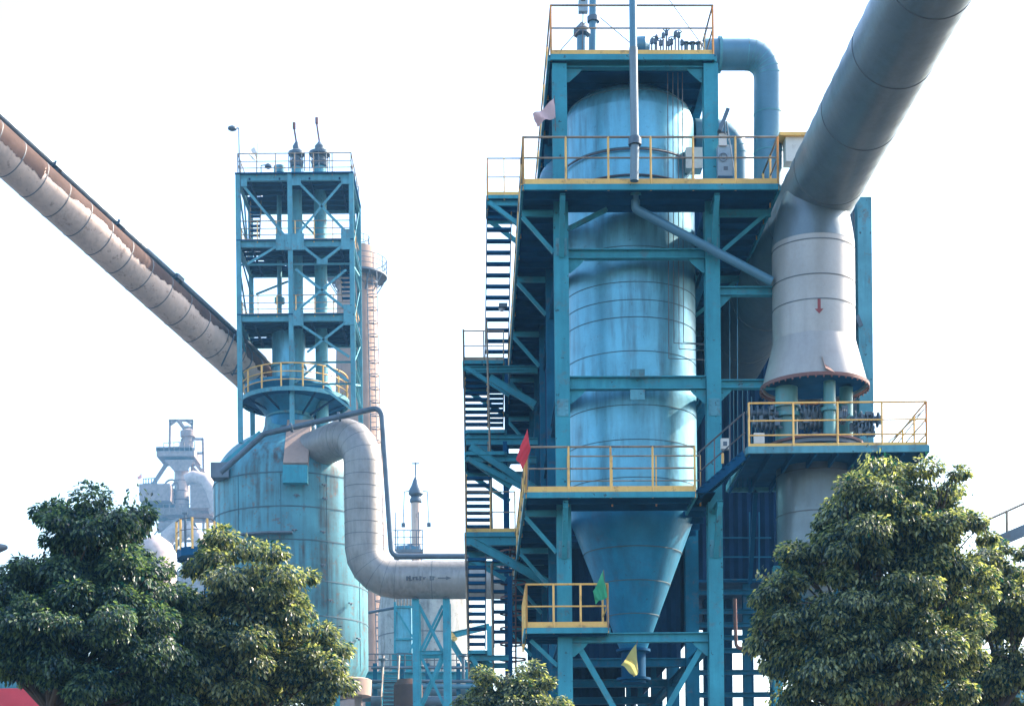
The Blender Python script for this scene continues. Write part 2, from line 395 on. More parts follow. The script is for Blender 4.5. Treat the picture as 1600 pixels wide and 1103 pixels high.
railing(dC, [W(mx(821, 984, -.5) + .03, -.47, zc), W(mx(952, 984, -.5) - .03, -.47, zc)], 1.02, nposts=3, mid=(.5,), mats=('yellow',) * 3)
railing(dC, [W(mx(821, 984, -.5) + .03, -.47, zc), W(mx(821, 984, -.5) + .03, 2.6, zc)], 1.02, nposts=4, mid=(.5,), mats=('yellow',) * 3)
railing(dC, [W(mx(952, 984, -.5) - .03, -.47, zc), W(mx(952, 984, -.5) - .03, 1.1, zc)], 1.02, nposts=1, mid=(.5,), toe=0, mats=('yellow',) * 3)
xRl, xRr = mx(858, 88, -.25), mx(1118, 88, -.25)
railing(dR, [W(xRl + .05, -.2, zR), W(xRr - .05, -.2, zR)], 1.18, nposts=2, mid=(.55,), toe=.12)
railing(dR, [W(xRl + .05, -.2, zR), W(xRl + .05, LEN * .8, zR)], 1.18, mid=(.55,), spacing=2)
railing(dR, [W(xRr - .05, -.2, zR), W(xRr - .05, 4, zR)], 1.18, mid=(.55,), spacing=1.3, toe=0)
wr = MB()
for (a, b) in (((868, 88), (915, 35)), ((1100, 75), (1042, -5)), ((990, 72), (938, 28)), ((1100, 65), (1113, 12))):
    wr.tube([mp(*a, .3), mp(*b, .6)], .012, 5)
wr.split('stay_wire', M['darkrail'], T)
# dark side sheets added in the bays behind to block sky and darken inside
def corrug(p, q, z0, z1, amp=.03, pitch=.25):
    b = MB(); d = q - p; L = d.length; n = max(2, int(L / pitch) * 2); dn = d.normalized(); nr = dn.cross(Z)
    vs = []
    for i in range(n + 1):
        o = p + d * (i / n) + nr * (amp if i % 2 else -amp); vs += [V(o.x, o.y, z0), V(o.x, o.y, z1)]
    b.add(vs, [(2 * i, 2 * i + 2, 2 * i + 3, 2 * i + 1) for i in range(n)]); return b
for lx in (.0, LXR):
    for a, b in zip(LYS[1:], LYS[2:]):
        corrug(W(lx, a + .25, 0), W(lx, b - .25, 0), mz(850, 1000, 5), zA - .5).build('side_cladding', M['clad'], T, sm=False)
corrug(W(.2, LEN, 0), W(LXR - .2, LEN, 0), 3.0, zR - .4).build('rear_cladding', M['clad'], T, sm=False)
corrug(W(.25, BAY + .3, 0), W(LXR - .25, BAY + .3, 0), mz(990, 1030, 4), zA - .6).build('inner_dark_sheet', M['clad'], T, sm=False)  # dark sheet added behind the silo, filling bright gaps with shade
# right-hand link beams
for (y0, hh) in ((456, .2), (601, .2)):
    z = mz(1160, y0, 0); hbeam(LXR + hw, mx(1200, y0, 0) + .2, 0, z, hh, mt='steel')
    gm = MB(); a = W(LXR + hw, -.01, z - hh / 2 - .004); gm.prof(a - EY * .01, a + EY * .01, EX, Z, [(0, 0), (.3, 0), (0, -.3)])
    gm.split('gusset_plate', M['steel'], T)
# control plates hung on the front beam
MB().hexa(mp(996, 617, -.16), EX * .17, EY * .02, Z * .12).hexa(mp(996, 583, -.16), EX * .17, EY * .02, Z * .09).split('junction_plate', M['steel2'], T)

# ------------------------------------------------------------------ main silo
def ringseams(b, c, r, zs, th=.008, h=.018):
    for z in zs: b.ring(V(c.x, c.y, z), r, th, h, 64)
sc0 = W(SCX, SCY, 0)
zt = mz(985, 203, SCY); zcb = mz(985, 800, SCY); zce = mz(985, 1010, SCY)
SL = thing('storage_silo', 'large pale blue vertical silo with domed top and conical hopper inside the steel tower', 'silo', V(sc0.x, sc0.y, zce))
dome = [(SR * math.cos(t), zt + .88 * math.sin(t)) for t in [i * math.pi / 2 / 14 for i in range(14)]] + [(.02, zt + .88)]
b = MB().lathe(V(sc0.x, sc0.y, 0), dome, 72, True)
b.m(1).ring(V(sc0.x, sc0.y, zt + .34), SR * .925, .012, .03, 64)
b.build('dome', [M['silo'], M['seam']], SL)
b = MB().lathe(V(sc0.x, sc0.y, 0), [(SR, zcb), (SR, zt)], 72, False)
b.m(1); ringseams(b, sc0, SR, [mz(985, y, SCY - SR) for y in (230, 384, 440, 468, 495, 548, 632, 686, 745)])
for k in range(9):
    an = R(-150 + k * 17); z1 = mz(985, (300, 384, 440, 495, 548)[k % 5], 0)
    p = V(sc0.x + math.cos(an) * SR, sc0.y + math.sin(an) * SR, 0)
b.build('shell', [M['silo'], M['seam']], SL)
b = MB().lathe(V(sc0.x, sc0.y, 0), [(.32, zce - .1), (.36, zce), (SR, zcb), (SR, zcb + .001)], 56, False)
b.m(1)
for f_ in (.22, .45, .68): b.ring(V(sc0.x, sc0.y, zce + (zcb - zce) * f_), .36 + (SR - .36) * f_, .012, .025, 56)
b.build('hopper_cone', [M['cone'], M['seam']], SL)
b = MB().lathe(V(sc0.x, sc0.y, 0), [(.3, zce - .9), (.3, zce - .1)], 24).ring(V(sc0.x, sc0.y, zce - .1), .3, .12, .06, 24).ring(V(sc0.x, sc0.y, zce - .8), .3, .12, .06, 24)
b.build('outlet_valve', M['deck'], SL)
# curved guard rails round the dome
b = MB()
for rr, zz in ((SR + .07, mz(985, 222, 0)), (SR + .04, mz(985, 262, 0))):
    pts = [V(sc0.x + math.cos(a) * rr, sc0.y + math.sin(a) * rr, zz) for a in [R(-175 + 170 * i / 24) for i in range(25)]]
    b.tube(pts, .025, 6)
b.build('guard_hoop', M['darkrail'], SL)
b = MB()
for lx, hh, r_ in ((-.25, .24, .13), (.02, .3, .05), (.75, .2, .06), (-.9, .25, .1)):
    p = W(SCX + lx, SCY - .3, zt + .80); b.tube([p, p + Z * hh], r_, 10); b.tube([p + Z * hh, p + Z * (hh + .05)], r_ * 1.4, 10)
b.build('nozzle', M['white'], SL)
# ------------------------------------------------------------------ vent pipe in front, and its diagonal run
VP = thing('vent_pipe', 'thin vertical blue grey vent pipe rising past the tower roof', 'pipe', mp(993, 280, -1.3))
MB().tube([mp(991, 283, -1.25), mp(992, 230, -1.25)], .1, 12).build('lower_run', M['grey'], VP)
MB().tube([mp(992, 230, -1.25), mp(989.5, 75, -1.25)], .095, 12).build('middle_run', M['grey'], VP)
MB().tube([mp(989.5, 75, -1.25), mp(988, -60, -1.25)], .085, 12).build('upper_run', M['bluepipe'], VP)
MB().ring(mp(992, 222, -1.25), .09, .06, .14, 16).ring(mp(992, 216, -1.25), .09, .03, .05, 16).build('flange', M['dpipe'], VP)
DP = thing('drain_pipe', 'slanting pale blue pipe from under the upper deck down to the big duct', 'pipe', mp(995, 330, -.5))
MB().tube(route([mp(993, 302, -.6), mp(993, 327, -.6), mp(1206, 440, -.35)], .12), .105, 14).build('pipe_run', M['bluepipe'], DP)
MB().ring(mp(993, 306, -.6), .1, .05, .05, 16).build('flange', M['steel'], DP)
# conduits
CT = thing('conduit_bundle', 'four thin dark conduits hanging down in front of the pale silo', 'conduits', mp(1056, 300, .05))
for i, x in enumerate((1045, 1053, 1061, 1068)):
    yb = (556, 536, 545, 535)[i]
    pts = [mp(x - 2, 80, .3), mp(x, yb, .3)] + ([mp(1105, yb + 3, .3)] if i != 0 else [mp(1045, 560, .3), mp(1110, 563, .3)])
    MB().tube(pts, .012, 5).build('conduit', M['darkrail'], CT)

# ------------------------------------------------------------------ roof equipment
def vent(px, pyb, pyt, ly, r, label):
    t = thing('roof_vent', label, 'vent', mp(px, pyb, ly))
    a, b_ = mp(px, pyb, ly), mp(px, pyt, ly)
    MB().tube([a, b_ - Z * .2], r, 16).build('stack', M['bluepipe'], t)
    MB().lathe(V(b_.x, b_.y, b_.z - .25), [(r * 1.05, 0), (r * 1.7, .05), (r * 1.7, .16), (r * .6, .3), (.02, .36)], 20).build('cap', M['dpipe'], t)
vent(909, 84, 42, 1.0, .12, 'mushroom topped roof vent on the tower roof, left of the round stack')
t = thing('roof_stack', 'round blue stack with a dark collar on the tower roof', 'stack', mp(926, 84, 1.5))
MB().tube([mp(926, 84, 1.5), mp(928, -60, 1.5)], .1, 16).build('stack_pipe', M['bluepipe'], t)
MB().ring(mp(927, 31, 1.5), .1, .05, .12, 20).build('collar', M['dpipe'], t)
t = thing('control_box', 'small grey control box on a thin pole above the roof vent', 'control box', mp(911, 84, .6))
MB().hexa(mp(911, 11, .6), EX * .11, EY * .08, Z * .14).build('box', M['cabinet'], t)
MB().tube([mp(910, 84, .6), mp(911, 18, .6)], .014, 6).tube([mp(908, 0, .55), mp(914, 0, .55)], .06, 8).build('pole', M['darkrail'], t)
t = thing('valve_cluster', 'cluster of small dark valves and handwheels on the tower roof', 'valves', mp(1040, 80, .5))
rnd = random.Random(5)
b = MB(); wh = MB()
for i in range(11):
    x = 1018 + i * 4.6 + rnd.uniform(-1.5, 1.5); y = rnd.uniform(46, 64); ly = rnd.uniform(.1, 1.2)
    b.tube([mp(x, 80, ly), mp(x, y, ly)], .022, 6); b.hexa(mp(x, y + 6, ly), EX * .04, EY * .04, Z * .05)
    if i % 2: wh.ring(mp(x, y, ly), .06, .02, .02, 12)
b.split('valve_body', M['dpipe'], t); wh.build('handwheel', M['darkrail'], t)
for x in (1072, 1082, 1092):
    q = thing('nozzle', {1072: 'left', 1082: 'middle', 1092: 'right'}[x] + ' one of three short flanged nozzles on the tower roof', 'nozzle', mp(x, 82, .5), 'flanged roof nozzles')
    MB().tube([mp(x, 84, .5), mp(x, 66, .5)], .05, 10).ring(mp(x, 68, .5), .05, .04, .03, 12).build('nozzle_pipe', M['grey'], q)
t = thing('blower_housing', 'low rounded pale blower housing on the tower roof beside the vent pipe', 'housing', mp(1005, 84, 1))
MB().lathe(mp(1004, 72, 1.0) - EX * .25, [(.05, 0), (.2, .03), (.22, .3), (.1, .42)], 20, ax=EX).build('housing', M['bluepipe'], t)

# ducts right of the tower top
def duct(name, label, pts, rad, r, mt, smt=None, seams=(), n=28, group=None, cat='duct', cap=True, arcn=6):
    P = route(pts, rad, arcn) if rad else pts
    t = thing(name, label, cat, P[0].copy(), group)
    b = MB().tube(P, r, n, cap); b.m(1)
    for i in range(1, len(P) - 1):      # a seam at each mitre
        d = ((P[i + 1] - P[i]).normalized() + (P[i] - P[i - 1]).normalized()).normalized()
        b.ring(P[i], r - .004, .009, .02, n, d)
    for (i, j, cnt) in seams:
        a, c = P[i], P[j]
        for k in range(1, cnt + 1):
            q = a.lerp(c, k / (cnt + 1)); b.ring(q, r - .004, .012, .03, n, (c - a).normalized())
    b.build('duct_shell', [M[mt], M[smt or 'gseam']], t, sharp=50)
    return t
t = duct('roof_duct', 'blue duct leaving the tower roof and bending down on its right', [mp(1100, 86, 1.4), mp(1201, 86, 1.4), mp(1201, 300, 1.4)], .52, .36, 'bluepipe', 'steel2', seams=((7, 8, 2),))
MB().ring(mp(1124, 86, 1.4), .36, .06, .07, 28, EX).build('flange', M['steel2'], t)
duct('roof_duct', 'shorter rounded blue duct elbow on the upper deck behind the cabinet', [mp(1085, 213, 2.4), mp(1146, 213, 2.4), mp(1146, 320, 2.4)], .5, .40, 'bluepipe', 'steel2')
duct('roof_duct', 'low rounded blue duct end showing left of the pale silo on the upper deck', [mp(905, 278, 4.5), mp(868, 262, 4.5), mp(862, 330, 4.5)], .3, .40, 'bluepipe', 'steel2')
# electrical cabinet on deck A
t = thing('electrical_cabinet', 'grey electrical cabinet standing on the upper deck right of the column', 'cabinet', mp(1132, 280, -.3))
MB().hexa(mp(1132, 254, -.3), EX * .17, EY * .12, Z * .36).build('housing', M['cabinet'], t)
MB().ring(mp(1130, 246, -.44), .09, .012, .012, 16, EY).ring(mp(1131, 244, -.45), .06, .012, .012, 16, EY).build('cable_coil', M['dpipe'], t)
MB().hexa(mp(1134, 263, -.425), EX * .05, EY * .004, Z * .04).build('name_plate', M['dpipe'], t)
t = thing('switch_box', 'cream switch box mounted above the grey cabinet on the upper deck', 'switch box', mp(1129, 232, -.4))
MB().hexa(mp(1129, 220, -.4), EX * .09, EY * .07, Z * .14).build('housing', M['white'], t)
MB().hexa(mp(1129, 209, -.4), EX * .11, EY * .09, Z * .015).build('rain_hood', M['dpipe'], t)
t = thing('floodlight', 'dark floodlight tilted upward on a pole on the upper deck', 'floodlight', mp(1135, 280, -.5))
MB().tube([mp(1149, 280, -.5), mp(1135, 190, -.5)], .018, 6).tube([mp(1133, 210, -.5), mp(1132, 178, -.5)], .018, 6).build('pole', M['grey'], t)
MB().bar(mp(1124, 206, -.5), mp(1137, 172, -.5), .09, .2, EY).build('lamp_head', M['dpipe'], t)
t = thing('equipment_hood', 'white sheet metal hood on the upper deck beside the right column', 'hood', mp(1085, 280, 1.0))
MB().hexa(mp(1083, 252, 1.0), EX * .2, EY * .2, Z * .25).build('hood_body', M['white'], t)
MB().bar(mp(1070, 282, .9), mp(1095, 250, .9), .03).build('strut', M['white'], t)
t = thing('equipment_box', 'cream equipment box behind the upper deck railing beside the big duct', 'equipment box', mp(1240, 260, 1.0))
MB().hexa(mp(1245, 238, 1.0), EX * .3, EY * .2, Z * .3).build('housing', M['white'], t)
MB().hexa(mp(1241, 217, 1.0), EX * .4, EY * .3, Z * .04).build('lid', M['yellow'], t)

# ------------------------------------------------------------------ rear building + right column
LB = 9.0
t = thing('filter_building', 'dark blue clad filter building behind the big grey duct', 'building', W(8, LB + 4, 0))
xb0, xb1 = LXR + .5, mx(1338, 500, LB); zb0, zb1 = mz(1200, 905, LB), mz(1300, 330, LB)
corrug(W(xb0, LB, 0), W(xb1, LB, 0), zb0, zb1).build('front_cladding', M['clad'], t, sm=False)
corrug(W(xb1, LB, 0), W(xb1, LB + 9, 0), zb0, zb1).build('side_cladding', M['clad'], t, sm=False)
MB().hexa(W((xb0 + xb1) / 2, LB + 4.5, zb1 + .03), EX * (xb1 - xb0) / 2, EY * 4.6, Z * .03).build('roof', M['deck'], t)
MB().hexa(W((xb0 + xb1) / 2, LB + 4.5, zb0 - .05), EX * (xb1 - xb0) / 2, EY * 4.6, Z * .04).build('floor_plate', M['deck'], t)
xc = mx(1350, 500, LB - .5)
MB().ib(W(xc, LB - .5, 0), W(xc, LB - .5, mz(1350, 312, LB - .5)), .40, .40, up=EY).build('corner_column', M['steel2'], t)
MB().bar(W(xc - .28, LB - .4, 0), W(xc - .28, LB - .4, zb1), .06, .1).build('downpipe', M['gsteel'], t)
MB().bar(mp(1337, 495, LB - .6), mp(1344, 512, LB - .6), .12, .3, EY).build('wall_lamp', M['dpipe'], t)
for i in range(7):
    x = xb0 + .1 + (xb1 - xb0 - .2) * i / 6
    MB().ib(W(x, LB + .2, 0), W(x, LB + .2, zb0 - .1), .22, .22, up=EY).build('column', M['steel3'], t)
for y in (925, 955, 976, 996, 1016, 1050, 1085):
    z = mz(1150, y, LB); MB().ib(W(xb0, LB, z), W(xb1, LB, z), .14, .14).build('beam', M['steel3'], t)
for x in (1105, 1137, 1170):
    p = mp(x, 1000, LB + 3); MB().bar(V(p.x, p.y, 0), V(p.x, p.y, zb0 - .1), .22, .4).build('wall_panel', M['deck'], t)
for y in (840, 870, 905):
    for x0, x1 in ((1126, 1205),):
        MB().tube([mp(x0, y, LB - .15), mp(x1, y, LB - .15)], .02, 6).build('wall_pipe', M['steel3'], t)
for x in (1171, 1186): MB().tube([mp(x, 800, LB - .18), mp(x, 905, LB - .18)], .02, 6).build('wall_pipe', M['steel3'], t)
# cladding infill low behind the front frame (dark machinery floor)
t = thing('conveyor_housing', 'dark conveyor housing low inside the tower behind the hopper', 'conveyor', W(LXR / 2, 9, 0))
MB().hexa(W(LXR / 2, 9, 5.0), EX * 1.6, EY * 2.5, Z * .5).build('trough', M['deck'], t)
MB().hexa(W(LXR / 2, 9, 3.7), EX * 1.6, EY * 2.0, Z * .35).build('drive_cover', M['clad'], t)
for x in (-1.3, 1.3): MB().ib(W(LXR / 2 + x, 8, 0), W(LXR / 2 + x, 8, 3.3), .25, .25, up=EY).build('leg', M['deck'], t)
t = thing('bent_pipe', 'thin brown pipe bending at its foot right of the tower column', 'pipe', mp(1160, 1015, 2))
MB().tube(route([mp(1148, 935, 2), mp(1150, 1010, 2), mp(1185, 1021, 2), mp(1230, 1021, 2)], .12), .045, 8).build('pipe_run', M['rim'], t)

# ------------------------------------------------------------------ great duct on the right
P1 = at(1437, 0, 35.0); P0 = at(1283, 296, 42.0); dd = (P0 - P1).normalized()
PT = P1 - dd * 14; PB = P0 + dd * 13
RD = .88
t = thing('great_duct', 'huge grey duct slanting down from upper right above the platform', 'duct', P0.copy())
nseg = int((PB - PT).length / .29)
P_mid = P0 + dd * 1.0
nn_ = int((P_mid - PT).length / .29)
b = MB().tube([PT.lerp(P_mid, i / nn_) for i in range(nn_ + 1)], [RD + (.011 if i % 2 else -.006) for i in range(nn_ + 1)], 56); b.m(1)
L_ = (P0 - PT).length; k = 0
while k * 2.3 < L_: b.ring(P0 - dd * (k * 2.3 + .9), RD, .012, .016, 56, dd); k += 1
b.build('inclined_duct', [M['grey'], M['gseam']], t, sharp=60)
b = MB().tube([P0 + dd * 1.0, PB], RD * .995, 48); b.m(1)
for k in range(4): b.ring(P0 + dd * (1.6 + k * 2.0), RD * .995 - .003, .014, .03, 48, dd)
b.build('lower_duct', [M['grey'], M['gseam']], t, sharp=60)
# vertical drop
YD = 42.0; pc = at(1271, 450, YD); RV = (1335 - 1207) / 2 / F * YD
zD0 = pz(1271, 380, YD); zD1 = pz(1271, 540, YD); zD2 = pz(1271, 606, YD)
zTop = P0.z - .1
b = MB().lathe(V(pc.x, pc.y, 0), [(RV, zD1), (RV, pz(1271, 392, YD)), (RV, pz(1271, 386, YD))], 56, False); b.m(1)
for y in (372, 427, 466, 524): b.ring(V(pc.x, pc.y, pz(1271, y, YD - RV)), RV - .003, .012, .022, 56)
b.build('drop_duct', [M['grey2'], M['gseam']], t, sharp=60)
MB().lathe(V(pc.x, pc.y, 0), [(RV + .004, pz(1271, 387, YD)), (RV * .96, pz(1271, 366, YD)), (RV * .86, pz(1271, 330, YD)), (RV * .7, zTop)], 56, True).build('transition_piece', M['grey'], t, sharp=60)
RC = (1353 - 1190) / 2 / F * YD
b = MB().lathe(V(pc.x, pc.y, 0), [(RC - .03, zD2 + .004), (RC, zD2), (RC, zD2 + .03), (RV + .01, zD1 + .02), (RV, zD1 + .06)], 56, False); b.m(1)
b.lathe(V(pc.x, pc.y, 0), [(RC + .02, zD2 - .06), (RC + .05, zD2 - .06), (RC + .05, zD2 + .02), (RC + .02, zD2 + .02)], 56, False)
b.build('flared_hood', [M['grey2'], M['rim']], t, sharp=60)
MB().lathe(V(pc.x, pc.y, 0), [(RC * .95, zD2 + .05), (.05, zD2 + .08)], 40, True).build('hood_floor', M['deck'], t)
b = MB()
for k in range(44):
    a = R(k * 360 / 44); p = V(pc.x + math.cos(a) * (RC + .035), pc.y + math.sin(a) * (RC + .035), zD2 - .1); b.tube([p, p + Z * .06], .02, 5)
b.split('bolt', M['rim'], t)
fa = at(1280, 480, YD - RV - .01); ra = RV + .006
def onD(du, z):
    a = du / RV; ang = math.atan2(fa.y - pc.y, fa.x - pc.x) + a; return V(pc.x + math.cos(ang) * ra, pc.y + math.sin(ang) * ra, z)
z1, z2 = pz(1280, 467, YD - RV), pz(1280, 490, YD - RV); zm = (z1 + z2 * 2) / 3
b = MB().add([onD(-.035, z1), onD(.035, z1), onD(.035, zm), onD(-.035, zm)], [(0, 1, 2, 3)]).add([onD(-.1, zm), onD(.1, zm), onD(0, z2)], [(0, 1, 2)])
b.build('arrow_marking', M['arrow'], t, sm=False)
# torn strip on the hood
b = MB().add([at(1283, 552, YD - RV - .2), at(1290, 575, YD - RC - .06), at(1305, 582, YD - RC - .05), at(1288, 566, YD - RV - .16)], [(0, 1, 2, 3)])
b.build('torn_sheet', M['rim'], t, sm=False)
# small item: clamp ring where drop joins duct
# ---- valve station below the hood
YV = 42.0
t = thing('valve_station', 'green blue valve station between the flared hood and the grey vessel', 'valve station', at(1271, 690, YV))
b = MB().tube([at(1229, 705, YV - .3), at(1229, 606, YV - .3)], .26, 20); b.ring(at(1229, 650, YV - .3), .26, .09, .1, 20).ring(at(1229, 636, YV - .3), .26, .06, .06, 20); b.build('standpipe', M['green'], t)
b = MB().tube([at(1296, 705, YV - .8), at(1296, 596, YV - .8)], .14, 16); b.ring(at(1296, 640, YV - .8), .14, .06, .08, 16); b.build('standpipe', M['green'], t)
b = MB().tube([at(1322, 705, YV), at(1322, 606, YV)], .16, 16); b.ring(at(1322, 655, YV), .16, .08, .08, 16); b.build('standpipe', M['green'], t)
rnd = random.Random(9)
for s, x0, x1, y0 in ((1, 1166, 1216, 645), (1, 1176, 1214, 664), (1, 1250, 1286, 644), (1, 1252, 1290, 662), (1, 1328, 1378, 654), (1, 1334, 1366, 668), (1, 1306, 1322, 650)):
    b = MB()
    a, c = at(x0, y0, YV - .5), at(x1, y0 + 2, YV - .5)
    b.tube([a, a.lerp(c, .3), a.lerp(c, .3), a.lerp(c, .6), c], [.05, .07, .12, .10, .08], 12)
    for k in range(5):
        q = a.lerp(c, .15 + .18 * k); b.ring(q, .06, .12, .03, 14, (c - a).normalized())
    for k in range(6):
        q = a.lerp(c, rnd.random()) + V(0, rnd.uniform(-.2, .1), rnd.uniform(-.3, .25)); b.hexa(q, EX * rnd.uniform(.03, .08), EY * .05, Z * rnd.uniform(.03, .1))
        b.tube([q, q + V(rnd.uniform(-.2, .2), 0, rnd.uniform(-.2, .2))], .02, 6)
    b.build('gate_valve', M['dpipe'], t)
b = MB().lathe(V(pc.x, pc.y, 0), [(RC * .86, 0 + pz(1271, 706, YV)), (RC * .86, pz(1271, 697, YV)), (RC * .5, pz(1271, 689, YV))], 48); b.m(1)
b.ring(V(pc.x, pc.y, pz(1271, 698, YV)), RC * .86, .06, .06, 48)
b.build('base_flange', [M['gsteel'], M['rim']], t)
MB().hexa(at(1186, 685, YV - .9), EX * .12, EY * .04, Z * .12).build('notice_panel', M['white'], t)
# ---- platform C
YC = 39.9
t = thing('valve_platform', 'cantilevered dark platform with yellow railing around the valve station', 'platform', at(1310, 700, YC))
cx0, cx1 = at(1168, 697, YC).x, at(1451, 697, YC).x; zc2 = pz(1300, 697, YC)
b = MB().hexa(V((cx0 + cx1) / 2, YC + 1.9, zc2 - .02), V((cx1 - cx0) / 2, 0, 0), V(0, 1.9, 0), V(0, 0, .02)); b.build('deck_plate', M['deck'], t)
b = MB()
for i in range(9):
    x = cx0 + .05 + (cx1 - cx0 - .1) * i / 8; b.bar(V(x, YC + .07, zc2 - .12), V(x, YC + 3.75, zc2 - .12), .05, .15)
b.build('joist', M['deck'], t)
b = MB(); q = zc2 - .07
for a, c in ((V(cx0, YC, q), V(cx1, YC, q)), (V(cx0, YC + 3.8, q), V(cx1, YC + 3.8, q))): b.bar(a, c, .06, .15)
for x in (cx0, cx1): b.bar(V(x, YC + .035, q), V(x, YC + 3.765, q), .06, .15)
b.build('edge_beam', M['steel2'], t)
e0 = V(cx0 + .04, YC + .03, zc2); e1 = V(cx1 - .04, YC + .03, zc2)
railing(t, [e0, e1], .98, nposts=4, mid=(.60, .27), toe=.06, mats=('yellow',) * 3, r=.022)
railing(t, [e1, e1 + V(0, 3.6, 0)], .98, nposts=3, mid=(.60, .27), toe=0, mats=('yellow',) * 3, r=.022)
b = MB(); a = at(1385, 694, YC + 3.0); c = at(1438, 645, YC + 3.0)
b.tube([a, c], .015, 5).tube([a + V(.25, 0, 0), c + V(.1, 0, .1)], .015, 5); b.build('hand_rail', M['rail'], t)
for x in (1180, 1340, 1430):
    p = at(x, 705, YC + 3.6); MB().bar(V(p.x, p.y, zc2 - .2), V(p.x - 0, p.y + 1.2, zc2 - 2.2), .1, .1).build('bracket', M['deck'], t)
# sloping link from deck B up to platform C
t = thing('link_stair', 'short dark stair climbing from the lower deck to the valve platform', 'stair', mp(1110, 770, -.6))
a, c = mp(1092, 772, -.9), V(cx0 - .02, YC + .3, zc2 - .1)
st = MB(); st.bar(a, c, .05, .22); st.bar(a + EY * .7, c + EY * .7, .05, .22); st.build('stringer', M['deck'], t)
tr = MB()
for k in range(9):
    q = a.lerp(c, (k + .5) / 9); tr.bar(q + Z * .05, q + EY * .7 + Z * .05, .22, .03)
tr.build('tread', M['deck'], t)
st = MB(); st.tube([a + Z * .95, c + Z * .95], .02, 6).tube([a + Z * .5, c + Z * .5], .016, 6)
for f_ in (.02, .35, .68, .98): q = a.lerp(c, f_); st.tube([q, q + Z * .95], .018, 6)
st.build('hand_rail', M['darkrail'], t)
t = thing('cable_run', 'thin dark vertical cables hanging between the tower and the flared hood', 'cables', mp(1155, 760, .6))
for x, y0 in ((1140, 470), (1146, 600), (1152, 440), (1160, 610), (1168, 600), (1174, 620)): MB().tube([mp(x, y0, .6), mp(x + .6, 762, .6)], .011, 5).build('cable', M['steel3'], t)
t = thing('switch_box', 'cream switch box on a post beside the short dark stair', 'switch box', mp(1133, 730, -.8))
MB().hexa(mp(1133, 694, -.8), EX * .1, EY * .07, Z * .12).build('housing', M['white'], t)
MB().hexa(mp(1133, 693, -.875), EX * .045, EY * .004, Z * .05).build('dial', M['dpipe'], t)
MB().tube([mp(1129, 724, -.75), mp(1129, 708, -.75)], .03, 8).build('post', M['yellow'], t)
# ---- grey vessel
zv0, zv1, zv2 = pz(1271, 712, YD), pz(1271, 858, YD), pz(1271, 935, YD)
t = thing('dust_vessel', 'plain grey cylindrical vessel under the valve platform behind the right tree', 'vessel', V(pc.x, pc.y, zv2))
b = MB().lathe(V(pc.x, pc.y, 0), [(RV * .95, zv1), (RV * .95, zv0)], 56, True); b.m(1)
for y in (730, 795): b.ring(V(pc.x, pc.y, pz(1271, y, YD - RV)), RV * .95, .012, .022, 56)
b.build('shell', [M['grey'], M['gseam']], t)
MB().lathe(V(pc.x, pc.y, 0), [(.3, zv2), (RV * .95, zv1)], 48, False).build('cone', M['grey'], t)
for s in (-1, 1): MB().ib(V(pc.x + s * .85, pc.y + .5, 0), V(pc.x + s * .85, pc.y + .5, zv1 - .3), .2, .2, up=EY).build('leg', M['steel'], t)

# ------------------------------------------------------------------ stair tower left of the process tower
ST = thing('stair_tower', 'narrow blue and yellow zigzag stair tower on the left side of the steel tower', 'stairs', mp(765, 1000, 9) * 1.0)
ST.location.z = 0
def flight(x0, x1, xb0, xb1, yt, yb, lyt, lyb, n, rail=False, mt='deck', sm_='rail'):
    """open stair flight between two heights; treads face the camera"""
    e = bpy.data.objects.new('flight', None); C.objects.link(e); e.parent = ST; e.location = mp(x0, yb, lyb) - parent_loc(ST)
    a0, a1 = mp(x0, yt, lyt), mp(x1, yt, lyt); b0, b1 = mp(xb0, yb, lyb), mp(xb1, yb, lyb)
    s = MB().bar(a0, b0, .035, .14, EY).bar(a1, b1, .035, .14, EY); s.build('stringer', M[sm_], e)
    tt = MB()
    for k in range(n):
        f_ = (k + .5) / n; tt.bar(a0.lerp(b0, f_), a1.lerp(b1, f_), .20, .075)
    tt.build('tread', M[mt], e)
    if rail:
        s = MB()
        for p, q in ((a0, b0), (a1, b1)):
            s.tube([p + Z * .9, q + Z * .9], .016, 6)
            for f_ in (.05, .35, .65, .95): u = p.lerp(q, f_); s.tube([u, u + Z * .9], .014, 5)
        s.build('hand_rail', M['rail'], e)
    return e
flight(761, 799, 758, 794, 332, 558, 11, 14, 13)
flight(727, 761, 726, 762, 590, 668, 12, 12.8, 8, sm_='yellow')
flight(762, 787, 763, 786, 600, 668, 13.5, 14, 9, sm_='yellow')
flight(729, 768, 729, 769, 742, 828, 9.5, 10.3, 8, sm_='yellow')
flight(731, 759, 733, 758, 868, 1012, 6.5, 7.8, 12, sm_='darkrail')
flight(770, 800, 772, 800, 868, 1010, 7.5, 8.8, 9, sm_='darkrail')
